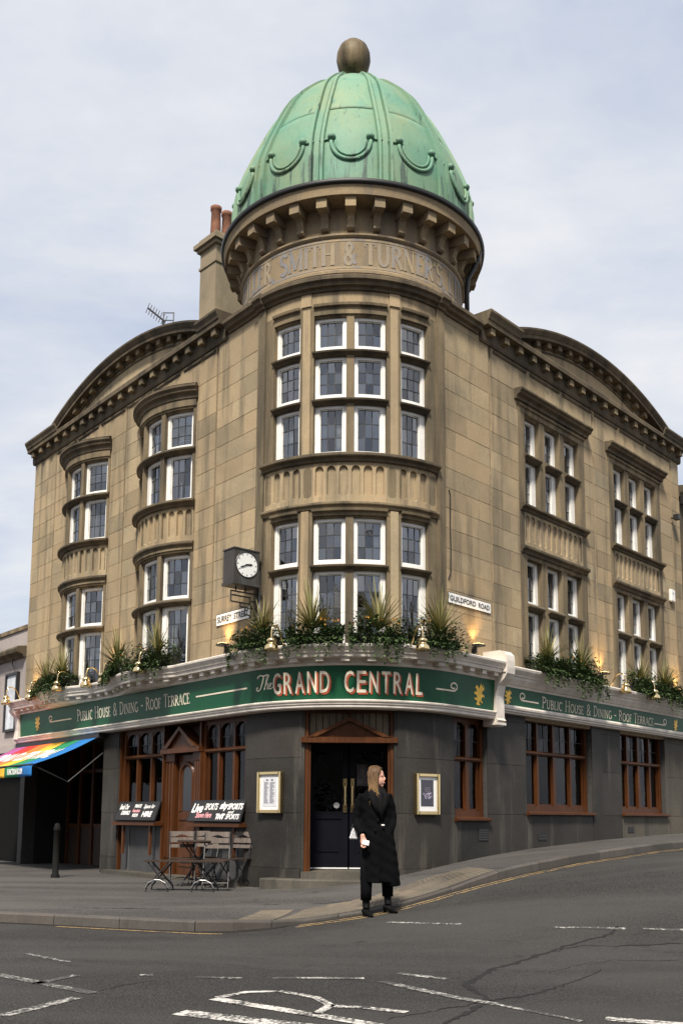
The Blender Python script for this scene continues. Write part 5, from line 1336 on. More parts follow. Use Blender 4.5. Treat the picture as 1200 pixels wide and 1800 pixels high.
board(4.62, 3.04, [('Book Our', -.88, -.42, .58, .88, .3, .004, 0), ('DRINKS', -.72, -.30, .28, .50, .15, .006, 0), ('PRIVATE', -.14, .18, .68, .86, .1, .004, 0), ('Function', -.18, .18, .42, .60, .2, .004, 1), ('ROOM', -.12, .14, .16, .34, .1, .004, 0), ('Space for', .32, .84, .58, .86, .35, .003, 0), ('HIRE', .34, .80, .18, .46, .15, .008, 0)], 'leaning chalkboard with PRIVATE and HIRE under the left shopfront window')
board(1.86, .24, [('Live', -.94, -.52, .42, .86, .25, .010, 0), ('SPORTS', -.44, .04, .54, .86, .1, .004, 0), ('Shown Here', -.72, -.10, .14, .42, .35, .004, 1), ('sky', .14, .42, .50, .90, .25, .012, 0), ('SPORTS', .44, .97, .56, .84, .1, .007, 0), ('and', .50, .70, .36, .50, .2, .003, 0), ('TNT', .08, .40, .08, .32, .1, .011, 0), ('SPORTS', .46, .94, .08, .32, .1, .004, 0)], 'leaning chalkboard advertising live sports under the right shopfront window')
# ---- swan neck lamps
def lamp_proto(loc, rz, label):
    t = thing('swan_neck_lamp', loc, label, 'lamp', 'brass swan neck lamps along the fascia', rz=rz)
    bm = NB(); pts = [(0, .30, .0), (0, .28, .03), (0, .20, .045), (0, .10, .13), (0, 0.02, .27), (0, -.08, .33), (0, -.17, .30), (0, -.20, .22), (0, -.205, .12)]
    fine = []
    for i in range(len(pts)-1):
        p0, p1, p2, p3 = [Vector(pts[max(0, min(len(pts)-1, j))]) for j in (i-1, i, i+1, i+2)]
        for k in range(5): u = k/5; fine.append(.5*((2*p1)+(p2-p0)*u+(2*p0-5*p1+4*p2-p3)*u*u+(3*p1-p0-3*p2+p3)*u**3))
    fine.append(Vector(pts[-1])); tube(bm, fine, .014, 8); mk('swan_neck', bm, S_BRASS, t, smooth=True, local=True)
    bm = NB(); lathe(bm, [(0, .135), (.03, .13), (.05, .115), (.075, .09), (.08, .06), (.062, .04), (.058, .03), (.085, .015), (.108, -.02), (.118, -.065), (.112, -.085), (.09, -.07), (.0, -.05)], 20, (0, -.205, 0)); mk('shade', bm, S_BRASS, t, smooth=True, local=True)
    bm = NB(); lathe(bm, [(0, .03), (.03, .025), (.04, 0), (.0, -.01)], 12, (0, .30, -.01)); mk('base', bm, S_BLACK, t, smooth=True, local=True)
    return t
spots = [(R_(-28.5)*RT, 'brass swan neck lamp above the letter G, left of the tower planters'), (R_(24.5)*RT, 'brass swan neck lamp above the letter A at the right of the tower'), (sL(2.6), 'brass swan neck lamp in front of the nearer bow window'), (sL(4.30), 'brass swan neck lamp left of the nearer bow window'), (sL(5.15), 'brass swan neck lamp between the two bow windows'), (sL(6.1), 'brass swan neck lamp right of the farther bow window'), (sL(7.95), 'brass swan neck lamp left of the farther bow window'), (sL(9.35), 'brass swan neck lamp at the far left end of the fascia'), (sR(5.62), 'brass swan neck lamp between the two right street planters'), (sR(6.95), 'brass swan neck lamp before the far right planter')]
proto = None
for w, lab in spots:
    right = w > sR(1.4); p = MF(w, .40 if not right else .27, 3.90 if not right else 3.87); p = p+Vector((0, 0, -.02)); m = axes_at(w, 0, 0); n = -Vector((m.col[1][0], m.col[1][1], 0))
    p = p-n*.02
    if proto is None: proto = lamp_proto(p, rz_of(m), lab)
    else: copy_tree(proto, p, rz_of(m), lab)
# ---- wall washers (lit)
S_LENS = emit('warm_lens', (1.0, .62, .22), 14.0)
def washer(w, z, label):
    m = axes_at(w, 0, z); t = thing('wall_washer', m.translation, label, 'wall light', 'small black uplights on the wall', rz=rz_of(m))
    bm = NB(); box(bm, -.10, .10, -.20, -.05, -.02, .02); bmesh.ops.bevel(bm, geom=bm.edges[:], offset=.006, segments=1, affect='EDGES'); mk('housing', bm, S_BLACK, t, local=True)
    bm = NB(); box(bm, -.02, .02, -.08, -.001, -.13, -.018); box(bm, -.045, .045, -.02, .0, -.17, -.06); mk('arm', bm, S_BLACK, t, local=True)
    bm = NB(); box(bm, -.075, .075, -.18, -.07, .0205, .026); mk('lens', bm, S_LENS, t, local=True)
    ld = bpy.data.lights.new('washer_beam', 'SPOT'); ld.energy = 30.0; ld.color = (1.0, .60, .22); ld.spot_size = R_(95); ld.spot_blend = .9; ld.shadow_soft_size = .04
    lo = bpy.data.objects.new('washer_beam', ld); COL.objects.link(lo); lo.parent = t; lo.location = (0, -.12, .04); lo.rotation_euler = (R_(180-12), 0, 0)
washer(sL(.86), 4.16, 'lit black uplight on the wall under the SURREY STREET plate'); washer(sR(.86), 4.16, 'lit black uplight on the wall under the GUILDFORD ROAD plate')
washer(sL(5.05), 4.12, 'lit black uplight on the wall between the bow windows'); washer(sL(9.05), 4.12, 'lit black uplight at the far left end of the wall')
washer(sR(5.38), 4.18, 'lit black uplight between the right street windows'); washer(sR(9.05), 4.18, 'lit black uplight at the far right end of the wall')
# ---- planters
def leaf_mat(name, a, b, yellow=None):
    m, N, L, P = base_mat(name, .6, .3)
    g = N.new('ShaderNodeNewGeometry'); c = n_mix(N, L, g.outputs['Random Per Island'], a, b)
    L.new(c, P.inputs['Base Color']); return m
S_IVY = leaf_mat('ivy_leaves', (.022, .046, .014), (.085, .13, .042)); S_SPIKE = leaf_mat('cordyline_leaves', (.17, .17, .06), (.42, .36, .17)); S_FLOWER = leaf_mat('small_flowers', (.55, .33, .03), (.40, .10, .02))
S_TROUGH = plain('black_trough', (.015, .015, .016), .6, .2, 9)
def leaf(bm, p, d, up, L_, W_):
    d = d.normalized(); s = d.cross(up)
    if s.length < 1e-4: s = Vector((1, 0, 0))
    s.normalize(); nrm = s.cross(d)
    v = [bm.verts.new(q) for q in (p, p+d*L_*.45+s*W_*.5+nrm*W_*.12, p+d*L_, p+d*L_*.45-s*W_*.5+nrm*W_*.12)]; bm.faces.new(v)
pl_n = [0]
def planter(w, mp, o, z, length, label, spike=1.0, drape=.30, yellow=True, lean=0.0, hgt=1.0):
    pl_n[0] += 1; rnd = random.Random(100+pl_n[0])
    p0 = mp(w, o, z); t = thing('window_planter', p0, label, 'planter', 'planters along the fascia')
    hl = length/2; hgt *= rnd.uniform(.75, 1.2); spike *= rnd.uniform(.8, 1.15); lean += rnd.uniform(-.12, .12)*length
    def P(u, oo, zz): return mp(w+u, o+oo, z+zz)
    bm = NB(); n = 6
    sweep(bm, mp, w-hl, w+hl, [(o-.10, z), (o+.10, z), (o+.12, z+.17), (o-.12, z+.17)], us=[w-hl+length*k/n for k in range(n+1)]); mk('trough', bm, S_TROUGH, t)
    nrm = (mp(w, o+.1, z)-p0).normalized(); tan = (mp(w+.05, o, z)-p0).normalized(); up = Vector((0, 0, 1))
    bm = NB()
    for k in range(int(3000*length)):                 # bushy ivy mass
        u = rnd.uniform(-1, 1)*hl*1.08; a = rnd.uniform(0, 2*math.pi); rr = rnd.random()**.5
        hump = .8+.35*math.sin(u*9+pl_n[0])+.25*math.sin(u*23+1); oo = .19*rr*math.cos(a)+.06; zz = .20+hgt*.23*hump*rr*math.sin(a)
        if oo > .05 and rnd.random() < .45: zz = rnd.uniform(-.08, .22); oo += .05
        d = (nrm*math.cos(a)*.8+tan*rnd.uniform(-.8, .8)+up*rnd.uniform(-.5, .6)); leaf(bm, P(u, oo, zz), d, up, rnd.uniform(.03, .065), rnd.uniform(.028, .046))
    mk('ivy', bm, S_IVY, t, fix=False)
    bm = NB()
    for k in range(int(24*length/.8)):                # trailing strands
        u = rnd.uniform(-1, 1)*hl; ln = drape*rnd.uniform(.5, 1.6); oo = .15+rnd.uniform(0, .03); n = int(ln/.022)
        # fall over the front edge of the cornice
        for q in range(n):
            s = q*.022; outo = oo+min(s, .16)*.9; zz = .08-max(0, s-.12)*1.0; u += rnd.uniform(-.012, .012)
            for _ in range(2):
                d = nrm*rnd.uniform(.2, 1)+tan*rnd.uniform(-1, 1)+up*rnd.uniform(-1, .2); leaf(bm, P(u+rnd.uniform(-.02, .02), outo+rnd.uniform(0, .03), zz+rnd.uniform(-.01, .01)), d, up, rnd.uniform(.035, .06), rnd.uniform(.03, .046))
    mk('trailing_ivy', bm, S_IVY, t, fix=False)
    bm = NB()
    for k in range(int(90*spike)):                    # cordyline spray
        az_ = rnd.uniform(0, 2*math.pi); elv = rnd.uniform(.35, 1.5); Ln = rnd.uniform(.45, .95)*spike
        d = (tan*math.cos(az_)*math.cos(elv)+nrm*math.sin(az_)*math.cos(elv)*.8+up*math.sin(elv)).normalized()
        if d.dot(nrm) < -.25: d = d-nrm*d.dot(nrm)*1.5
        s = d.cross(up).normalized() if abs(d.z) < .99 else tan; b0 = P(lean, 0.02, .25); pr = None
        for q in range(5):
            f = q/4; c = b0+d*Ln*f-up*(.22*Ln*f**2.2*math.cos(elv)*1.6); ww = .014*(1-f**1.6)+.0015
            cur = [bm.verts.new(c+s*ww), bm.verts.new(c-s*ww)]
            if pr: bm.faces.new((pr[0], pr[1], cur[1], cur[0]))
            pr = cur
    mk('cordyline', bm, S_SPIKE, t, fix=False)
    if yellow:
        bm = NB()
        for k in range(12):
            u = rnd.uniform(-1, 1)*hl*.9; p = P(u, rnd.uniform(-.02, .15), rnd.uniform(.30, .44))
            for q in range(5):
                a = 2*math.pi*q/5; leaf(bm, p, tan*math.cos(a)+up*math.sin(a)+nrm*.3, nrm, .022, .02)
        mk('flowers', bm, S_FLOWER, t, fix=False)
PZ = 3.895
for deg, lab, sp in ((-40, 'leftmost tower planter with spiky cordyline beside the clock bracket', 1.0), (-14, 'tower planter under the left pair of centre windows', 1.0), (9.5, 'tower planter under the right centre window', 1.0), (36, 'rightmost tower planter with drooping spiky leaves', .95)):
    planter(R_(deg)*RT, MF, .27, PZ, .74, lab, sp, drape=.36)
planter(sL(2.55), MF, .30, PZ, .95, 'planter at the right side of the nearer bow window', .95)
planter(sL(4.05), MF, .30, PZ, .80, 'planter at the left side of the nearer bow window', .95)
planter(sL(6.45), MF, .30, PZ, .95, 'planter in the middle of the farther bow window', 1.0)
planter(sL(7.70), MF, .26, PZ, .70, 'small planter left of the farther bow window', .8)
planter(sR(3.05), M, .14, 3.88, 1.05, 'planter at the left under the nearer right street window', 1.0, drape=.32)
planter(sR(4.20), M, .16, 3.88, 1.15, 'long trailing planter at the right under the nearer right street window', .95, drape=.42)
planter(sR(6.85), M, .14, 3.88, 1.0, 'planter at the left under the farther right street window', 1.0, drape=.26)
planter(sR(8.05), M, .16, 3.88, 1.2, 'long trailing planter at the right under the farther right street window', .95, drape=.40)
# ---- small fittings
m = axes_at(sR(8.98), 0, 6.45); t = thing('alarm_box', m.translation, 'white alarm box on the far right wall', 'alarm', rz=rz_of(m))
bm = NB(); box(bm, -.11, .11, -.075, 0, -.15, .15); bmesh.ops.bevel(bm, geom=bm.edges[:], offset=.02, segments=2, affect='EDGES'); mk('cover', bm, S_WHITE, t, local=True)
bm = NB(); box(bm, -.05, .05, -.078, -.07, .02, .08); mk('badge', bm, plain('alarm_badge', (.45, .47, .5), .5), t, local=True)
m = axes_at(sR(9.20), 0, 8.40); t = thing('floodlight', m.translation, 'small black floodlight high on the far right wall', 'floodlight', rz=rz_of(m))
bm = NB(); box(bm, -.08, .08, -.20, -.08, -.06, .06); mk('head', bm, S_BLACK, t, local=True)
bm = NB(); tube(bm, [(0, 0, 0), (0, -.10, .0)], .02, 8); mk('arm', bm, S_BLACK, t, local=True)
bm = NB(); pts = [M(sR(.20), .012, 6.80), M(sR(.23), .014, 6.70), M(sR(.22), .012, 6.2), M(sR(.235), .012, 5.8), M(sR(.225), .012, 5.35), M(sR(.16), .014, 5.22)]
tube(bm, pts, .011, 6); c = mk('wall_cable', bm, S_BLACK, None, loc=tuple(pts[-1])); tag(c, 'loose black cable running down the plain wall right of the tower', 'cable')
m = axes_at(R_(-50.5)*RT, .41, 3.80); t = thing('security_camera', m.translation, 'small dome camera on the cornice left of the tower planters', 'camera', rz=rz_of(m))
bm = NB(); tube(bm, [(0, 0, 0), (0, -.06, -.005), (0, -.13, -.02)], [.035, .045, .04], 10); mk('body', bm, plain('grey_camera', (.35, .35, .36), .5), t, local=True)
bm = NB(); bmesh.ops.create_icosphere(bm, subdivisions=2, radius=.036, matrix=Matrix.Translation((0, -.14, -.03))); mk('lens', bm, S_BLACK, t, smooth=True, local=True)
# air bricks and low vents
for k, (w, z, lab) in enumerate(((sR(1.10), .92, 'louvred air vent low under the first right window'), (sR(3.0), .86, 'dark cellar opening under the wide right street window'), (sR(6.55), .98, 'dark cellar opening under the farthest right street window'))):
    m = axes_at(w, .004, z); t = thing('air_vent', m.translation, lab, 'vent', rz=rz_of(m)); bm = NB(); box(bm, -.14, .14, -.006, 0, -.10 if k == 0 else -.06, .10 if k == 0 else .06); mk('grille', bm, S_BLACK, t, local=True)
    for j in range(5 if k == 0 else 2):
        bm = NB(); z0 = -.08+.04*j if k == 0 else -.03+.05*j; box(bm, -.13, .13, -.014, -.004, z0-.006, z0+.006); mk('louvre', bm, S_CHARCOAL, t, local=True)
# TV aerial on the left roof
ab = Vector((-4.3, 22.0, 11.6)); t = thing('tv_aerial', ab, 'thin metal television aerial above the left roof', 'aerial')
S_AL = plain('aerial_metal', (.10, .10, .105), .4, .1, 9, metal=.6)
bm = NB(); tube(bm, [(0, 0, 0), (0, 0, 1.35)], .026, 6); mk('mast', bm, S_AL, t, local=True)
bm = NB(); tube(bm, [(-.36, -.1, 1.60), (.05, 0, 1.30)], .022, 6)
for k in range(8):
    f = k/7; c = Vector((-.36, -.1, 1.60)).lerp(Vector((.05, 0, 1.32)), f); tube(bm, [c+Vector((-.03, -.05, -.15)), c+Vector((.03, .05, .15))], .010, 5)
for dx in (0, .24):
    tube(bm, [(dx, 0, 1.12), (dx, 0, 1.55)], .016, 5)
for dz in (1.14, 1.34, 1.53): tube(bm, [(0, 0, dz), (.24, 0, dz)], .013, 5)
tube(bm, [(-.25, 0, 1.02), (.25, 0, 1.06)], .009, 5); tube(bm, [(-.24, 0, .96), (-.22, 0, 1.10)], .009, 5); tube(bm, [(.24, 0, .98), (.25, 0, 1.12)], .009, 5)
mk('array', bm, S_AL, t, local=True)
# ---- rainbow awning
aw = thing('awning', M(sL(7.5), 0, 2.88), 'rainbow striped awning lettered GRAND CENTRAL over the dark terrace', 'awning')
STR = [('purple', (.33, .07, .22)), ('red', (.50, .03, .02)), ('orange', (.70, .16, .03)), ('yellow', (.72, .42, .04)), ('green', (.01, .20, .08)), ('blue', (.012, .14, .40))]
S0, S1, AO, ZT, ZB = 5.40, 9.6, 1.52, 2.88, 2.20
def AWP(s, f, lift=0.0): return M(sL(s), .04+(AO-.04)*f, ZT+(ZB-ZT)*f-.10*math.sin(math.pi*f)*.5+lift)
for k, (nm, col) in enumerate(STR):
    sa, sb = S1-(S1-S0)*k/6, S1-(S1-S0)*(k+1)/6; bm = NB(); g = []
    for i in range(9):
        f = i/8; g.append([bm.verts.new(AWP(sa+(sb-sa)*j/4, f)) for j in range(5)])
    for d in (.05, .11, .17, .23):                # valance
        g.append([bm.verts.new(AWP(sa+(sb-sa)*j/4, 1)+Vector((0, 0, -d))+Vector((nL[0], nL[1], 0))*(.01+.012*math.sin((sa+(sb-sa)*j/4)*7))) for j in range(5)])
    for a, b in zip(g[:-1], g[1:]):
        for j in range(4): bm.faces.new((a[j], a[j+1], b[j+1], b[j]))
    o = mk('stripe', bm, plain('awning_'+nm, col, .8, .12, 4), aw, smooth=True); o['label'] = nm+' canvas stripe'
    md = o.modifiers.new('thickness', 'SOLIDIFY'); md.thickness = .006
def AWT(u, o, f): return AWP(u, f, .010+o)
bm = NB(); put_text(bm, lambda u, o, z: AWP(-u, 1-z, .012+o), 'GRAND CENTRAL', -S1+.35, -S0-.45, .30, .62, 0, bold=.012); mk('lettering', bm, S_CHALK, aw, fix=False)
def VAL(u, o, z): p = AWP(-u, 1); return p+Vector((nL[0], nL[1], 0))*(.045+o)+Vector((0, 0, z))
bm = NB(); put_text(bm, VAL, 'FUNCTION ROOM', -6.55, -5.80, -.175, -.06, 0, bold=.006); mk('valance_lettering', bm, S_CHALK, aw, fix=False)
bm = NB(); tube(bm, [M(sL(S1), AO, ZB), M(sL(S0), AO, ZB)], .022, 8); tube(bm, [M(sL(S0), .0, 2.86), M(sL(S0), .03, 2.86)], .03, 8)
for s in (S0+.05, S1-.1): tube(bm, [M(sL(s), AO, ZB), M(sL(s), .75, 1.88), M(sL(s), .0, 2.5)], .016, 6)
mk('frame', bm, S_BLACK, aw)
bm = NB(); ubox(bm, M, sL(S1), sL(S0)+.12, -.01, .2, 2.80, 2.895); mk('cassette', bm, S_BLACK, aw)
# ---- black bollard before the terrace
t = thing('bollard', (-5.25, 18.35, hp(-5.25, 18.35)), 'black round bollard in the shadow before the terrace', 'bollard')
bm = NB(); lathe(bm, [(.08, 0), (.08, .05), (.06, .07), (.055, .85), (.065, .86), (.065, .90), (.055, .92), (.045, .98), (0, 1.0)], 16); mk('post', bm, bpy.data.materials['unlit_shopfront'] if 'unlit_shopfront' in bpy.data.materials else plain('matt_black_post', (.008, .008, .008), .8, .2, 6, spec=.15), t, smooth=True, local=True)
# ================================================================== terrace furniture in front of the shopfront
def X_legs(bm, w, d, h, r=.011, arcs=True):
    """folding X legs: two crossed U frames"""
    for s in (-1, 1):
        x = s*w/2
        tube(bm, [(x, -d/2, 0), (x*.97, -d/2+.03, .10), (x*.96, d/2-.02, h)], r, 6); tube(bm, [(x*.90, d/2, 0), (x*.88, d/2-.03, .10), (x*.87, -d/2+.02, h)], r, 6)
        for yy in (-d/2, d/2): bmesh.ops.create_icosphere(bm, subdivisions=1, radius=.02, matrix=Matrix.Translation((x if yy < 0 else x*.9, yy, .015)))
    for s, y in ((1, -d/2+.03), (.9, d/2-.03)):
        tube(bm, [(-w/2*s, y, .10), (w/2*s, y, .10)], r*.9, 6)
def folding_chair(loc, rz, label, first=[None]):
    if first[0] is not None: return copy_tree(first[0], loc, rz, label)
    t = thing('folding_chair', loc, label, 'chair', 'folding wooden chairs outside the shopfront', rz=rz); first[0] = t
    for k in range(5):
        bm = NB(); y = -.18+.085*k; box(bm, -.20, .20, y, y+.07, .445, .46); mk('seat_slat', bm, S_DARKWOOD, t, local=True)
    for z0, z1, y in ((.80, .885, .235), (.705, .785, .222), (.62, .675, .21)):
        bm = NB(); n = 12; tp = [(-.21+.42*k/n, z1) for k in range(n+1)]; bt = []
        for k in range(n+1):
            x = -.21+.42*k/n; e = .035*max(0, 1-abs(x)/.09)**.5 if z0 == .80 else 0; bt.append((x, z0+e))
        f = [[bm.verts.new((x, y+dy+(z-z0)*.12, z)) for x, z in tp+bt[::-1]] for dy in (0, .016)]
        m_ = len(f[0])
        for k in range(n):
            a, b, c, d = k, k+1, m_-2-k, m_-1-k
            bm.faces.new((f[0][a], f[0][b], f[0][c], f[0][d])); bm.faces.new((f[1][d], f[1][c], f[1][b], f[1][a]))
        for k in range(m_): bm.faces.new((f[0][k], f[1][k], f[1][(k+1) % m_], f[0][(k+1) % m_]))
        mk('back_slat', bm, S_PALEWOOD, t, local=True)
    for s in (-1, 1):
        bm = NB(); tube(bm, [(s*.20, -.20, 0), (s*.20, -.17, .06), (s*.20, .10, .45), (s*.20, .20, .66), (s*.20, .25, .88)], .010, 6); mk('frame_leg', bm, S_BLACK, t, local=True)
        bm = NB(); tube(bm, [(s*.18, .24, 0), (s*.18, .20, .06), (s*.18, -.17, .445)], .010, 6); mk('frame_leg', bm, S_BLACK, t, local=True)
    bm = NB(); tube(bm, [(-.18, .20, .06), (-.17, .20, .11), (0, .20, .14), (.17, .20, .11), (.18, .20, .06)], .009, 6); tube(bm, [(-.2, -.15, .09), (.2, -.15, .09)], .009, 6); mk('stretcher', bm, S_BLACK, t, local=True)
    return t
gz = lambda x, y: pave_z(x, y)+.002
for x, y, a, lab in ((-2.58, 16.22, 12, 'folding chair left of the round table'), (-2.30, 16.72, -8, 'folding chair behind the round table'), (-1.98, 15.85, 4, 'folding chair in front, right of the round table'), (-1.74, 16.14, -35, 'folding chair half hidden by the dark stone pier')):
    folding_chair((x, y, gz(x, y)), R_(a), lab)
t = thing('round_table', (-2.34, 16.30, gz(-2.34, 16.30)), 'round dark topped folding table among the chairs', 'table')
bm = NB(); lathe(bm, [(0, .715), (.33, .715), (.34, .722), (.34, .738), (.33, .745), (0, .745)], 32); mk('table_top', bm, S_DARKWOOD, t, smooth=False, local=True)
for k in range(2):
    bm = NB()
    for s in (-1, 1): tube(bm, [Vector((s*.28*(1 if k else -1), s*.0+(.02 if k else -.02), 0)), Vector((-s*.22*(1 if k else -1), (.02 if k else -.02)+s*.2, .71))], .012, 6)
    mk('leg', bm, S_BLACK, t, local=True)
bm = NB(); tube(bm, [(-.26, 0, .05), (-.1, 0, .2), (.1, 0, .2), (.26, 0, .05)], .01, 6); mk('brace', bm, S_BLACK, t, local=True)
bx, by = -2.36, 15.22
t = thing('folding_bench', (bx, by, gz(bx, by)), 'low black folding bench with arched legs nearest the kerb', 'bench', rz=R_(-4))
for k in range(3):
    bm = NB(); box(bm, -.62, .62, -.15+.105*k, -.06+.105*k, .44, .462); mk('seat_slat', bm, S_DARKWOOD, t, local=True)
for x in (-.40, .30):
    for sg in (1, -1):
        bm = NB(); tube(bm, [(x-sg*.17, -.17*sg, 0), (x-sg*.16, -.165*sg, .07), (x+sg*.16, -.12*sg, .435)], .013, 7); tube(bm, [(x-sg*.17, .17*sg, 0), (x-sg*.16, .165*sg, .07), (x+sg*.16, .12*sg, .435)], .013, 7)
        mk('leg', bm, S_BLACK, t, local=True)
    for yy in (-.18, .17):
        bm = NB(); tube(bm, [(x-.17, yy, .06), (x-.13, yy, .13), (x-.04, yy, .175), (x+.04, yy, .175), (x+.13, yy, .13), (x+.17, yy, .06)], .012, 7); mk('arch_brace', bm, plain('worn_steel', (.22, .22, .22), .4, .2, 9, metal=.7) if 'worn_steel' not in bpy.data.materials else bpy.data.materials['worn_steel'], t, local=True)
# ================================================================== neighbours
S_REND = stone('pinkish_render', (.50, .43, .40), (.42, .37, .35), (.30, .27, .25), .55, .8, .04)
nb = thing('neighbour_house', M(sL(11.5), -2, 0), 'pale pinkish rendered low building left of the pub', 'building')
bm = NB(); ubox(bm, M, sL(17), sL(9.74), -5, -.02, 2.75, 5.75); mk('wall', bm, S_REND, nb)
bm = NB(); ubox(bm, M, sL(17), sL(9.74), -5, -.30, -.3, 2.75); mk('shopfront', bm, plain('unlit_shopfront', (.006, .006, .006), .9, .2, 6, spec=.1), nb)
bm = NB(); sweep(bm, M, sL(17), sL(9.75), [(-.1, 5.05), (.05, 5.05), (.08, 5.12), (.22, 5.16), (.24, 5.24), (.20, 5.30), (-.1, 5.34)]); mk('cornice', bm, S_SOOT, nb)
bm = NB(); ubox(bm, M, sL(17.02), sL(9.735), -5.02, .02, 5.75, 5.85); mk('coping', bm, S_TRIM, nb)
bm = NB(); ubox(bm, M, sL(17), sL(9.75), -.1, .12, 2.72, 2.90); mk('shop_cornice', bm, S_REND, nb)
ps = thing('poster_case', M(sL(10.45), .02, 3.9), 'tall black framed poster case on the pinkish wall', 'poster')
bm = NB()
for s1, s0, z0, z1 in ((10.82, 10.76, 3.25, 4.72), (10.14, 10.08, 3.25, 4.72), (10.76, 10.14, 3.25, 3.31), (10.76, 10.14, 4.66, 4.72)): ubox(bm, M, sL(s1), sL(s0), -.02, .07, z0, z1)
mk('frame', bm, S_BLACK, ps); bm = NB(); ubox(bm, M, sL(10.76), sL(10.14), -.02, .03, 3.31, 4.66); mk('poster', bm, plain('poster_print_pale', (.55, .57, .60), .4, .35, 4), ps)
bm = NB(); tube(bm, [M(sL(10.45), .0, 5.2), M(sL(10.45), .05, 4.95), M(sL(10.30), .05, 4.80)], .015, 6); mk('cable', bm, S_BLACK, ps)
S_NB = stone('brown_stone', (.20, .155, .10), (.13, .105, .07), (.07, .06, .045), .45, .7, .05)
nr = thing('neighbour_block', M(sR(12), -2, 0), 'dark stone building just past the right end of the pub', 'building')
bm = NB(); ubox(bm, M, sR(9.74), sR(18), -5, -.05, -.2, 9.3); mk('wall', bm, S_NB, nr)
bm = NB(); sweep(bm, M, sR(9.76), sR(18), [(-.1, 9.1), (.08, 9.1), (.2, 9.25), (.2, 9.35), (-.1, 9.4)]); mk('cornice', bm, S_SOOT, nr)
bm = NB(); tube(bm, [M(sR(9.86), .08, 9.0), M(sR(9.86), .08, 1.0)], .055, 8); ubox(bm, M, sR(9.76), sR(9.98), .0, .2, 8.9, 9.2); mk('drainpipe', bm, S_BLACK, nr)
for z0 in (4.4, 6.8):
    bm = NB(); ubox(bm, M, sR(10.9), sR(12.0), -.06, -.04, z0, z0+1.6); w = mk('window', bm, S_GLASS, nr); bm = NB()
    for a, b, c, d in ((10.85, 10.95, z0-.05, z0+1.65), (11.95, 12.05, z0-.05, z0+1.65), (10.95, 11.95, z0-.05, z0+.05), (10.95, 11.95, z0+1.55, z0+1.65), (11.42, 11.48, z0+.05, z0+1.55)): ubox(bm, M, sR(a), sR(b), -.055, .0, c, d)
    mk('frame', bm, S_WHITE, w)
# ================================================================== the woman at the kerb
wx, wy = .40, 11.64
woman = thing('person', (wx, wy, hp(wx, wy)-KERB), 'woman in long black coat looking right, phone in hand, stepping off the kerb', 'person')
WO = Vector((wx, wy, 0))
gl = hp(.28, 11.58)-KERB-(hp(wx, wy)-KERB); gr = hp(.57, 11.69)-KERB-(hp(wx, wy)-KERB)
def loft(bm, rings, n=20, cap=True):
    """rings: (x, y, z, rx, ry[, dir]) ; dir = tangent the ring faces, default up"""
    vs_ = []
    for r in rings:
        c = Vector(r[:3]); rx, ry = r[3], r[4]
        if len(r) > 5: t = Vector(r[5]).normalized(); a = Vector((0, 1, 0)).cross(t); a = a.normalized() if a.length > 1e-3 else Vector((1, 0, 0)); b = t.cross(a).normalized()
        else: a, b = Vector((1, 0, 0)), Vector((0, 1, 0))
        vs_.append([bm.verts.new(c+a*rx*math.cos(2*math.pi*k/n)+b*ry*math.sin(2*math.pi*k/n)) for k in range(n)])
    for A_, B_ in zip(vs_[:-1], vs_[1:]):
        for k in range(n): bm.faces.new((A_[k], A_[(k+1) % n], B_[(k+1) % n], B_[k]))
    if cap: bm.faces.new(vs_[0]); bm.faces.new(list(reversed(vs_[-1])))
def blob(bm, c, r, rot=None):
    m = Matrix.Translation(c) @ (rot or Matrix.Identity(4)) @ Matrix.Diagonal((*r, 1)); bmesh.ops.create_icosphere(bm, subdivisions=3, radius=1, matrix=m)
def fuse(bm, voxel, name, mat, parent, smooth_it=4):
    bmesh.ops.recalc_face_normals(bm, faces=bm.faces)
    me = bpy.data.meshes.new('t'); bm.to_mesh(me); bm.free(); ob = bpy.data.objects.new('t', me); COL.objects.link(ob)
    m1 = ob.modifiers.new('r', 'REMESH'); m1.mode = 'VOXEL'; m1.voxel_size = voxel
    m2 = ob.modifiers.new('s', 'SMOOTH'); m2.iterations = smooth_it; m2.factor = .5
    dg = bpy.context.evaluated_depsgraph_get(); out = bpy.data.meshes.new_from_object(ob.evaluated_get(dg)); bpy.data.objects.remove(ob); bpy.data.meshes.remove(me)
    for p in out.polygons: p.use_smooth = True
    out.materials.clear(); out.materials.append(mat); o = bpy.data.objects.new(name, out); out.name = name; COL.objects.link(o); o.parent = parent; return o
def skin_mat():
    m, N, L, P = base_mat('skin', .5, .35); n = n_noise(N, L, 30, 3, .5)
    L.new(n_mix(N, L, n, (.50, .27, .19), (.62, .36, .27)), P.inputs['Base Color']); P.inputs['Subsurface Weight'].default_value = .1; P.inputs['Subsurface Radius'].default_value = (.02, .008, .004); return m
S_SKIN = skin_mat()
def cloth(name, col, scale=60, rough=.9):
    m, N, L, P = base_mat(name, rough, .06); n = n_noise(N, L, scale, 3, .6); f = n_noise(N, L, 5, 4, .6, sc=(1.5, 1.5, .5))
    L.new(n_mix(N, L, n, tuple(c*.7 for c in col), tuple(c*1.4 for c in col)), P.inputs['Base Color']); P.inputs['Sheen Weight'].default_value = 0.0
    n_bump(N, L, P, n_math(N, L, 'ADD', f, n_math(N, L, 'MULTIPLY', n, .08)), .03, .6); return m
S_COAT = cloth('black_wool', (.0035, .0035, .004)); S_TROU = cloth('black_trouser', (.004, .004, .005)); S_TOP = cloth('charcoal_knit', (.010, .009, .010))
S_BOOT = plain('black_leather', (.0025, .0025, .0025), .55, .2, 20, spec=.12)
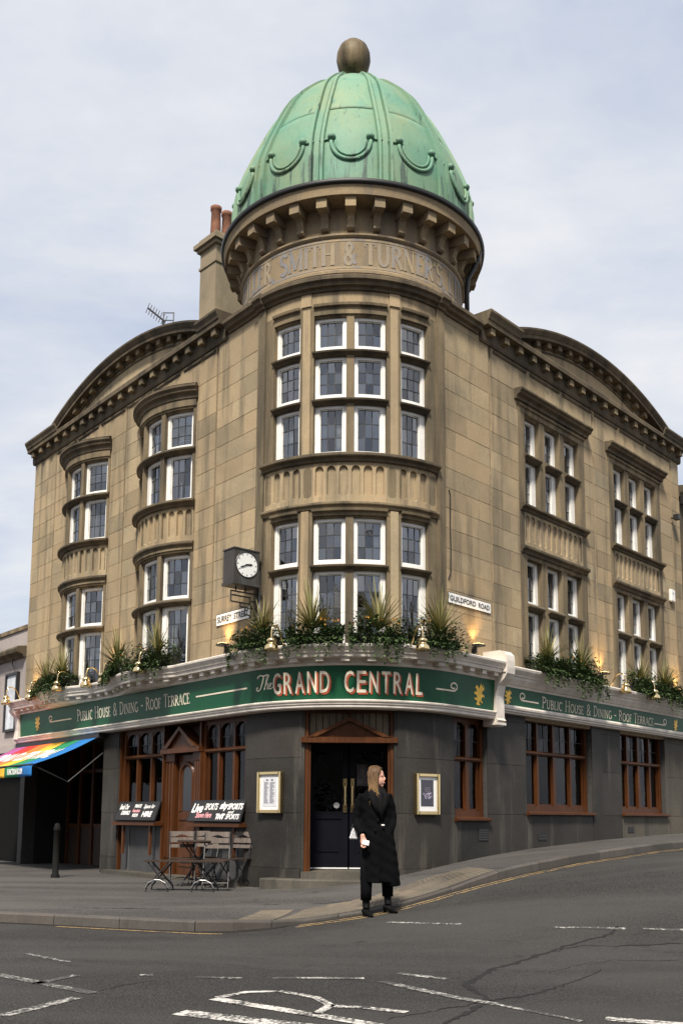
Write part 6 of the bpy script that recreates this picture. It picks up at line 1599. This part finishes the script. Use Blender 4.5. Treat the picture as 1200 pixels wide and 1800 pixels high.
def hair_mat():
    m, N, L, P = base_mat('blonde_brown_hair', .6, .25); g = N.new('ShaderNodeNewGeometry'); z = N.new('ShaderNodeSeparateXYZ'); t = N.new('ShaderNodeTexCoord'); L.new(t.outputs['Object'], z.inputs[0])
    c = n_mix(N, L, g.outputs['Random Per Island'], (.050, .026, .012), (.13, .072, .032)); mr = N.new('ShaderNodeMapRange'); mr.inputs[1].default_value = 1.34; mr.inputs[2].default_value = 1.60; mr.inputs[3].default_value = .8; mr.inputs[4].default_value = 0.0
    L.new(z.outputs[2], mr.inputs[0]); L.new(n_mix(N, L, mr.outputs[0], c, (.36, .225, .10)), P.inputs['Base Color']); return m
S_HAIR = hair_mat()
HC = Vector((.025, .0, 1.595)); face = Vector((.96, -.28, 0)).normalized(); side = Vector((-face.y, face.x, 0)); ROT = Matrix((( face.x, side.x, 0, 0), (face.y, side.y, 0, 0), (0, 0, 1, 0), (0, 0, 0, 1)))
def HF(f, s, z): return HC+face*f+side*s+Vector((0, 0, z))
bm = NB()
blob(bm, HF(-.01, 0, .035), (.092, .072, .088), ROT); blob(bm, HF(.022, 0, -.035), (.066, .058, .078), ROT); blob(bm, HF(.055, 0, -.092), (.026, .026, .022), ROT)
loft(bm, [(*HF(.082, 0, .018), .006, .006, face), (*HF(.097, 0, -.012), .010, .010, (face.x, face.y, -1)), (*HF(.104, 0, -.026), .012, .013, (face.x, face.y, -.4)), (*HF(.085, 0, -.034), .010, .012, face)], 10)
blob(bm, HF(.083, 0, -.056), (.010, .022, .007), ROT); blob(bm, HF(.080, 0, -.069), (.010, .019, .008), ROT)
blob(bm, HF(.076, -.026, .026), (.010, .018, .006), ROT); blob(bm, HF(.076, .026, .026), (.010, .018, .006), ROT)
for s in (-1, 1): blob(bm, HF(-.008, s*.064, -.005), (.016, .008, .026), ROT)
loft(bm, [(.0, .01, 1.40, .075, .06), (.005, .01, 1.46, .050, .050), (.015, .005, 1.53, .047, .047), (.02, 0, 1.58, .045, .045)], 16)
loft(bm, [(.02, .02, .80, .12, .10), (.02, .02, .98, .125, .10), (.02, .02, 1.10, .105, .09), (.02, .02, 1.26, .13, .10), (.01, .02, 1.36, .14, .085), (.0, .01, 1.41, .07, .06)], 16)
arm = [(-.14, .02, 1.36), (-.19, .035, 1.22), (-.208, .03, 1.10), (-.185, -.06, 1.0), (-.145, -.115, .915)]
tube(bm, arm, [.042, .040, .036, .032, .026], 10)
tube(bm, [(.14, .03, 1.36), (.19, .055, 1.22), (.205, .05, 1.10), (.185, -.03, .98), (.16, -.06, .93)], [.042, .040, .036, .032, .026], 10)
for lx, fy_, g_ in ((-.10, -.03, gl), (.155, .06, gr)):
    tube(bm, [(lx*.75, .02, .82), (lx*.95, .0, .50), (lx, fy_, .20+g_)], [.070, .050, .030], 12)
# right hand holding the phone: palm, four fingers, thumb
wr = Vector((-.142, -.120, .905)); hd = Vector((.10, -.12, -1)).normalized(); hs = Vector((.80, -.55, .14)).normalized(); hn = hd.cross(hs).normalized()
def HD(d, s, n): return wr+hd*d+hs*s+hn*n
loft(bm, [(*HD(-.02, 0, 0), .026, .022, hd), (*HD(.02, 0, 0), .030, .018, hd), (*HD(.055, .002, 0), .038, .015, hd), (*HD(.085, .002, 0), .036, .013, hd)], 14)
for k, (s0, ln) in enumerate(((.030, .070), (.011, .078), (-.009, .073), (-.027, .058))):
    tube(bm, [HD(.07, s0, 0), HD(.07+ln*.42, s0*1.05, .006), HD(.07+ln*.72, s0*1.02+.010, .022), HD(.07+ln*.82, s0*.9+.022, .040)], [.0095, .009, .0085, .007], 8)
tube(bm, [HD(.02, .026, .004), HD(.045, .047, .012), HD(.075, .058, .026), HD(.098, .056, .034)], [.012, .011, .0095, .0075], 8)
body = fuse(bm, .0055, 'body', S_SKIN, woman, 3)
for s in (-1, 1):
    bm = NB(); blob(bm, HF(.0815, s*.030, .012), (.003, .007, .0032), ROT); mk('eye', bm, plain('eye_dark', (.14, .08, .06), .4) if 'eye_dark' not in bpy.data.materials else bpy.data.materials['eye_dark'], woman, smooth=True, local=True)
bm = NB(); blob(bm, HF(.092, 0, -.062), (.006, .020, .010), ROT); mk('lips', bm, plain('lips', (.42, .13, .12), .45), woman, smooth=True, local=True)
# hair: a cap plus long wavy locks
bm = NB(); rnd = random.Random(11)
blob(bm, HF(-.022, 0, .046), (.097, .084, .087), ROT); blob(bm, HF(-.045, 0, -.025), (.068, .086, .105), ROT)
def lock(p0, p1, p2, p3, r):
    pts = []
    ph = rnd.uniform(0, 6); am = rnd.uniform(.006, .020)
    for k in range(13):
        t = k/12; q = (1-t)**3*p0+3*(1-t)**2*t*p1+3*(1-t)*t*t*p2+t**3*p3; wv = am*math.sin(ph+t*11)*t; pts.append(q+Vector((wv, wv*.6, 0)))
    tube(bm, pts, [r*(.7+.5*math.sin(math.pi*min(1, k/12+.1)))*(1 if k < 9 else (13-k)/4.5) for k in range(13)], 5)
for k in range(300):
    s = rnd.choice((-1, -1, 1)); f0 = rnd.uniform(-.085, .055)
    top = HF(f0, s*rnd.uniform(.0, .012), .143-.9*abs(f0+.01)**1.6*4*.2-max(0, f0)*.35)
    sd = HF(min(f0, .042)-rnd.uniform(0, .03), s*rnd.uniform(.098, .116), rnd.uniform(.03, .10)); low = HF(rnd.uniform(-.075, .035), s*rnd.uniform(.070, .10), rnd.uniform(-.16, -.10))
    end = HF(rnd.uniform(-.06, .075), s*rnd.uniform(.065, .12), rnd.uniform(-.36, -.20) if s < 0 else rnd.uniform(-.22, -.14)); lock(top, sd, low, end, rnd.uniform(.0045, .0095))
mk('hair', bm, S_HAIR, woman, smooth=True, local=True)
# coat
bm = NB()
fxx = lambda a: a
rings = [(.045, .02, .375, .205, .175), (.04, .02, .50, .200, .17), (.035, .02, .72, .192, .165), (.03, .02, .92, .186, .160), (.025, .02, 1.06, .172, .145), (.02, .02, 1.20, .168, .140), (.015, .02, 1.32, .172, .130), (.01, .015, 1.40, .150, .10), (.01, .012, 1.445, .115, .085), (.012, .01, 1.475, .075, .07)]
loft(bm, rings, 28)
tube(bm, [(-.135, .02, 1.395), (-.175, .03, 1.30), (-.200, .035, 1.20), (-.212, .03, 1.10), (-.195, -.035, 1.03), (-.165, -.09, .955), (-.150, -.11, .928)], [.060, .062, .060, .057, .053, .050, .050], 14)
tube(bm, [(.145, .025, 1.395), (.180, .05, 1.30), (.200, .06, 1.20), (.21, .05, 1.10), (.195, -.02, 1.02), (.16, -.06, .96)], [.058, .060, .058, .055, .052, .048], 14)
loft(bm, [(.215, .0, .335, .085, .11), (.205, .0, .45, .085, .12), (.185, .0, .70, .075, .12), (.16, .0, .95, .06, .11), (.13, .0, 1.05, .04, .08)], 16)   # flap of the open front swinging right
coat = fuse(bm, .011, 'coat', S_COAT, woman, 5)
for v in coat.data.vertices:                         # folds of the skirt and sleeves
    x, y, z = v.co
    if z < 1.0: a = math.atan2(y-.02, x-.04); v.co.x += .016*math.sin(7*a+z*2)*(1-z); v.co.y += .022*math.sin(6*a+1+z*3)*(1-z)
    v.co += Vector((.003*math.sin(z*55+y*20), .003*math.sin(z*48+x*30), 0))
def strip(name, pts, mat, parent):
    bm = NB(); v = [[bm.verts.new(Vector(p)) for p in pr] for pr in pts]
    for a, b in zip(v[:-1], v[1:]): bm.faces.new((a[0], a[1], b[1], b[0]))
    o = mk(name, bm, mat, parent, smooth=True, local=True); md = o.modifiers.new('t', 'SOLIDIFY'); md.thickness = .014; md.offset = 0; return o
S_LAPEL = cloth('black_wool_lapel', (.008, .008, .0085))
strip('lapel', [((-.045, -.085, 1.475), (.005, -.075, 1.48)), ((-.085, -.112, 1.40), (.018, -.122, 1.38)), ((-.045, -.138, 1.30), (.035, -.142, 1.27)), ((.045, -.146, 1.12), (.06, -.145, 1.10))], S_LAPEL, woman)
strip('lapel', [((.055, -.070, 1.48), (.085, -.05, 1.47)), ((.10, -.115, 1.38), (.16, -.085, 1.385)), ((.085, -.140, 1.27), (.15, -.11, 1.29)), ((.07, -.147, 1.12), (.085, -.142, 1.10))], S_LAPEL, woman)
strip('scarf', [((-.005, -.082, 1.47), (.06, -.082, 1.47)), ((.02, -.127, 1.36), (.095, -.127, 1.36)), ((.04, -.143, 1.24), (.085, -.145, 1.24)), ((.06, -.150, 1.12), (.07, -.150, 1.12))], S_TOP, woman)
for p in ((.035, -.148, 1.10), (.0, -.158, .985)):
    bm = NB(); blob(bm, Vector(p), (.014, .008, .014)); mk('button', bm, S_BOOT, woman, smooth=True, local=True)
bm = NB(); box(bm, .072, .108, -.168, -.152, 1.035, 1.050); mk('buckle', bm, S_SIGN, woman, local=True)
# trousers and boots
for lx, fy_, g_ in ((-.10, -.03, gl), (.155, .06, gr)):
    bm = NB(); loft(bm, [(lx, fy_, .19+g_, .064, .068), (lx*.99, fy_*.9, .30, .066, .070), (lx*.96, fy_*.6, .45, .072, .075), (lx*.85, .02, .80, .085, .085)], 16); mk('trouser_leg', bm, S_TROU, woman, smooth=True, local=True)
    bm = NB(); d = Vector((.42, -.90, 0)).normalized() if lx < 0 else Vector((.65, -.75, 0)).normalized(); c = Vector((lx, fy_, 0))
    loft(bm, [(c.x, c.y, .27+g_, .050, .052), (c.x, c.y, .15+g_, .043, .047), (*(c+d*.01).xy, .10+g_, .044, .055)], 14)
    loft(bm, [(*(c-d*.055).xy, .065+g_, .030, .035, d), (*(c+d*.0).xy, .07+g_, .040, .050, d), (*(c+d*.06).xy, .045+g_, .042, .036, d), (*(c+d*.115).xy, .028+g_, .040, .024, d), (*(c+d*.165).xy, .020+g_, .016, .014, d)], 14)
    p = c-d*.045; loft(bm, [(p.x, p.y, g_+.001, .018, .018), (p.x, p.y, .06+g_, .026, .026)], 10)
    fuse(bm, .006, 'boot', S_BOOT, woman, 2)
# phone in the hand, bag at the hip
pc = woman.location+HD(.075, .055, .042); ph = thing('phone', pc, 'white phone in the hand of the woman', 'phone')
bm = NB(); mm = Matrix.Identity(4); mm.col[0][:3] = hs; mm.col[1][:3] = hn; mm.col[2][:3] = hs.cross(hn); mm = mm @ Matrix.Rotation(R_(-18), 4, 'Y')
box(bm, -.045, .052, -.004, .004, -.029, .029, mm); bmesh.ops.bevel(bm, geom=bm.edges[:], offset=.003, segments=2, affect='EDGES'); mk('case', bm, S_SIGN, ph, local=True)
bm = NB(); box(bm, .025, .046, -.0065, -.0035, -.024, -.003, mm); mk('camera_bump', bm, plain('grey_glass', (.2, .2, .21), .3), ph, local=True)
bg_ = thing('white_bag', woman.location+Vector((-.245, .03, .93)), 'small white bag hanging behind the arm of the woman', 'bag')
bm = NB(); v = []
for y in (-.04, .04): v.append([bm.verts.new((x, y, z)) for x, z in ((-.055, -.055), (.055, -.06), (.045, .065), (.0, .085), (-.025, .05))])
for k in range(5): bm.faces.new((v[0][k], v[0][(k+1) % 5], v[1][(k+1) % 5], v[1][k]))
bm.faces.new(v[0]); bm.faces.new(list(reversed(v[1]))); bmesh.ops.bevel(bm, geom=bm.edges[:], offset=.012, segments=2, affect='EDGES'); mk('pouch', bm, plain('white_bag_cloth', (.55, .55, .57), .7, .5, 30), bg_, local=True)
bm = NB(); tube(bm, [(-.03, 0, .06), (.02, 0, .18), (.10, 0, .35)], .008, 6); mk('strap', bm, S_BLACK, bg_, local=True)
bpy.context.view_layer.update()
# ================================================================== the terrace opposite, which the windows mirror
S_BRICK = stone('old_brick', (.19, .085, .055), (.12, .06, .045), (.06, .045, .04), .5, .75, .1)
S_STUCCO = stone('cream_stucco', (.42, .38, .31), (.34, .31, .26), (.22, .20, .17), .5, .75, .1)
for k, (x0, wd, ht, mat, lab) in enumerate(((-17.0, 7.4, 8.6, S_STUCCO, 'cream terraced house across the street, mirrored in the windows'), (-9.4, 7.0, 9.6, S_BRICK, 'red brick terraced house across the street, mirrored in the windows'), (-2.2, 7.2, 8.2, S_STUCCO, 'lower cream terraced house across the street, mirrored in the windows'), (5.2, 7.6, 10.0, S_BRICK, 'tall red brick terraced house across the street, mirrored in the windows'))):
    t = thing('terraced_house', (x0+wd/2, -10.0, 0), lab, 'building', 'houses across the street')
    bm = NB(); box(bm, x0, x0+wd, -17, -10, -.2, ht); mk('wall', bm, mat, t)
    bm = NB(); v = [bm.verts.new(p) for p in ((x0-.1, -9.8, ht), (x0+wd+.1, -9.8, ht), (x0+wd+.1, -13.5, ht+2.4), (x0-.1, -13.5, ht+2.4), (x0-.1, -17.2, ht), (x0+wd+.1, -17.2, ht))]
    for f in ((0, 1, 2, 3), (3, 2, 5, 4), (0, 3, 4), (1, 5, 2), (0, 4, 5, 1)): bm.faces.new([v[i] for i in f])
    rf = mk('roof', bm, S_SLATE, t)
    bm = NB(); box(bm, x0+wd-.9, x0+wd-.1, -14.2, -12.6, ht+.6, ht+4.2); mk('chimney', bm, mat, rf)
    for zf in (0.9, 3.7, 6.3):
        for j in range(3):
            xx = x0+wd*(j+.5)/3-.55
            bm = NB()
            for a, b, c, d in ((0, .09, 0, 1.7), (1.01, 1.1, 0, 1.7), (.09, 1.01, 0, .09), (.09, 1.01, 1.61, 1.7), (.09, 1.01, .81, .88)): box(bm, xx+a, xx+b, -10.0, -9.93, zf+c, zf+d)
            w = mk('window', bm, S_WHITE, t); bm = NB(); box(bm, xx+.09, xx+1.01, -10.0, -9.97, zf+.09, zf+1.61); mk('pane', bm, bpy.data.materials['dark_glass'], w)
    bm = NB(); box(bm, x0, x0+wd, -9.999, -9.8, ht-.25, ht-.01); mk('cornice', bm, S_TRIM, t)
bpy.context.view_layer.update()
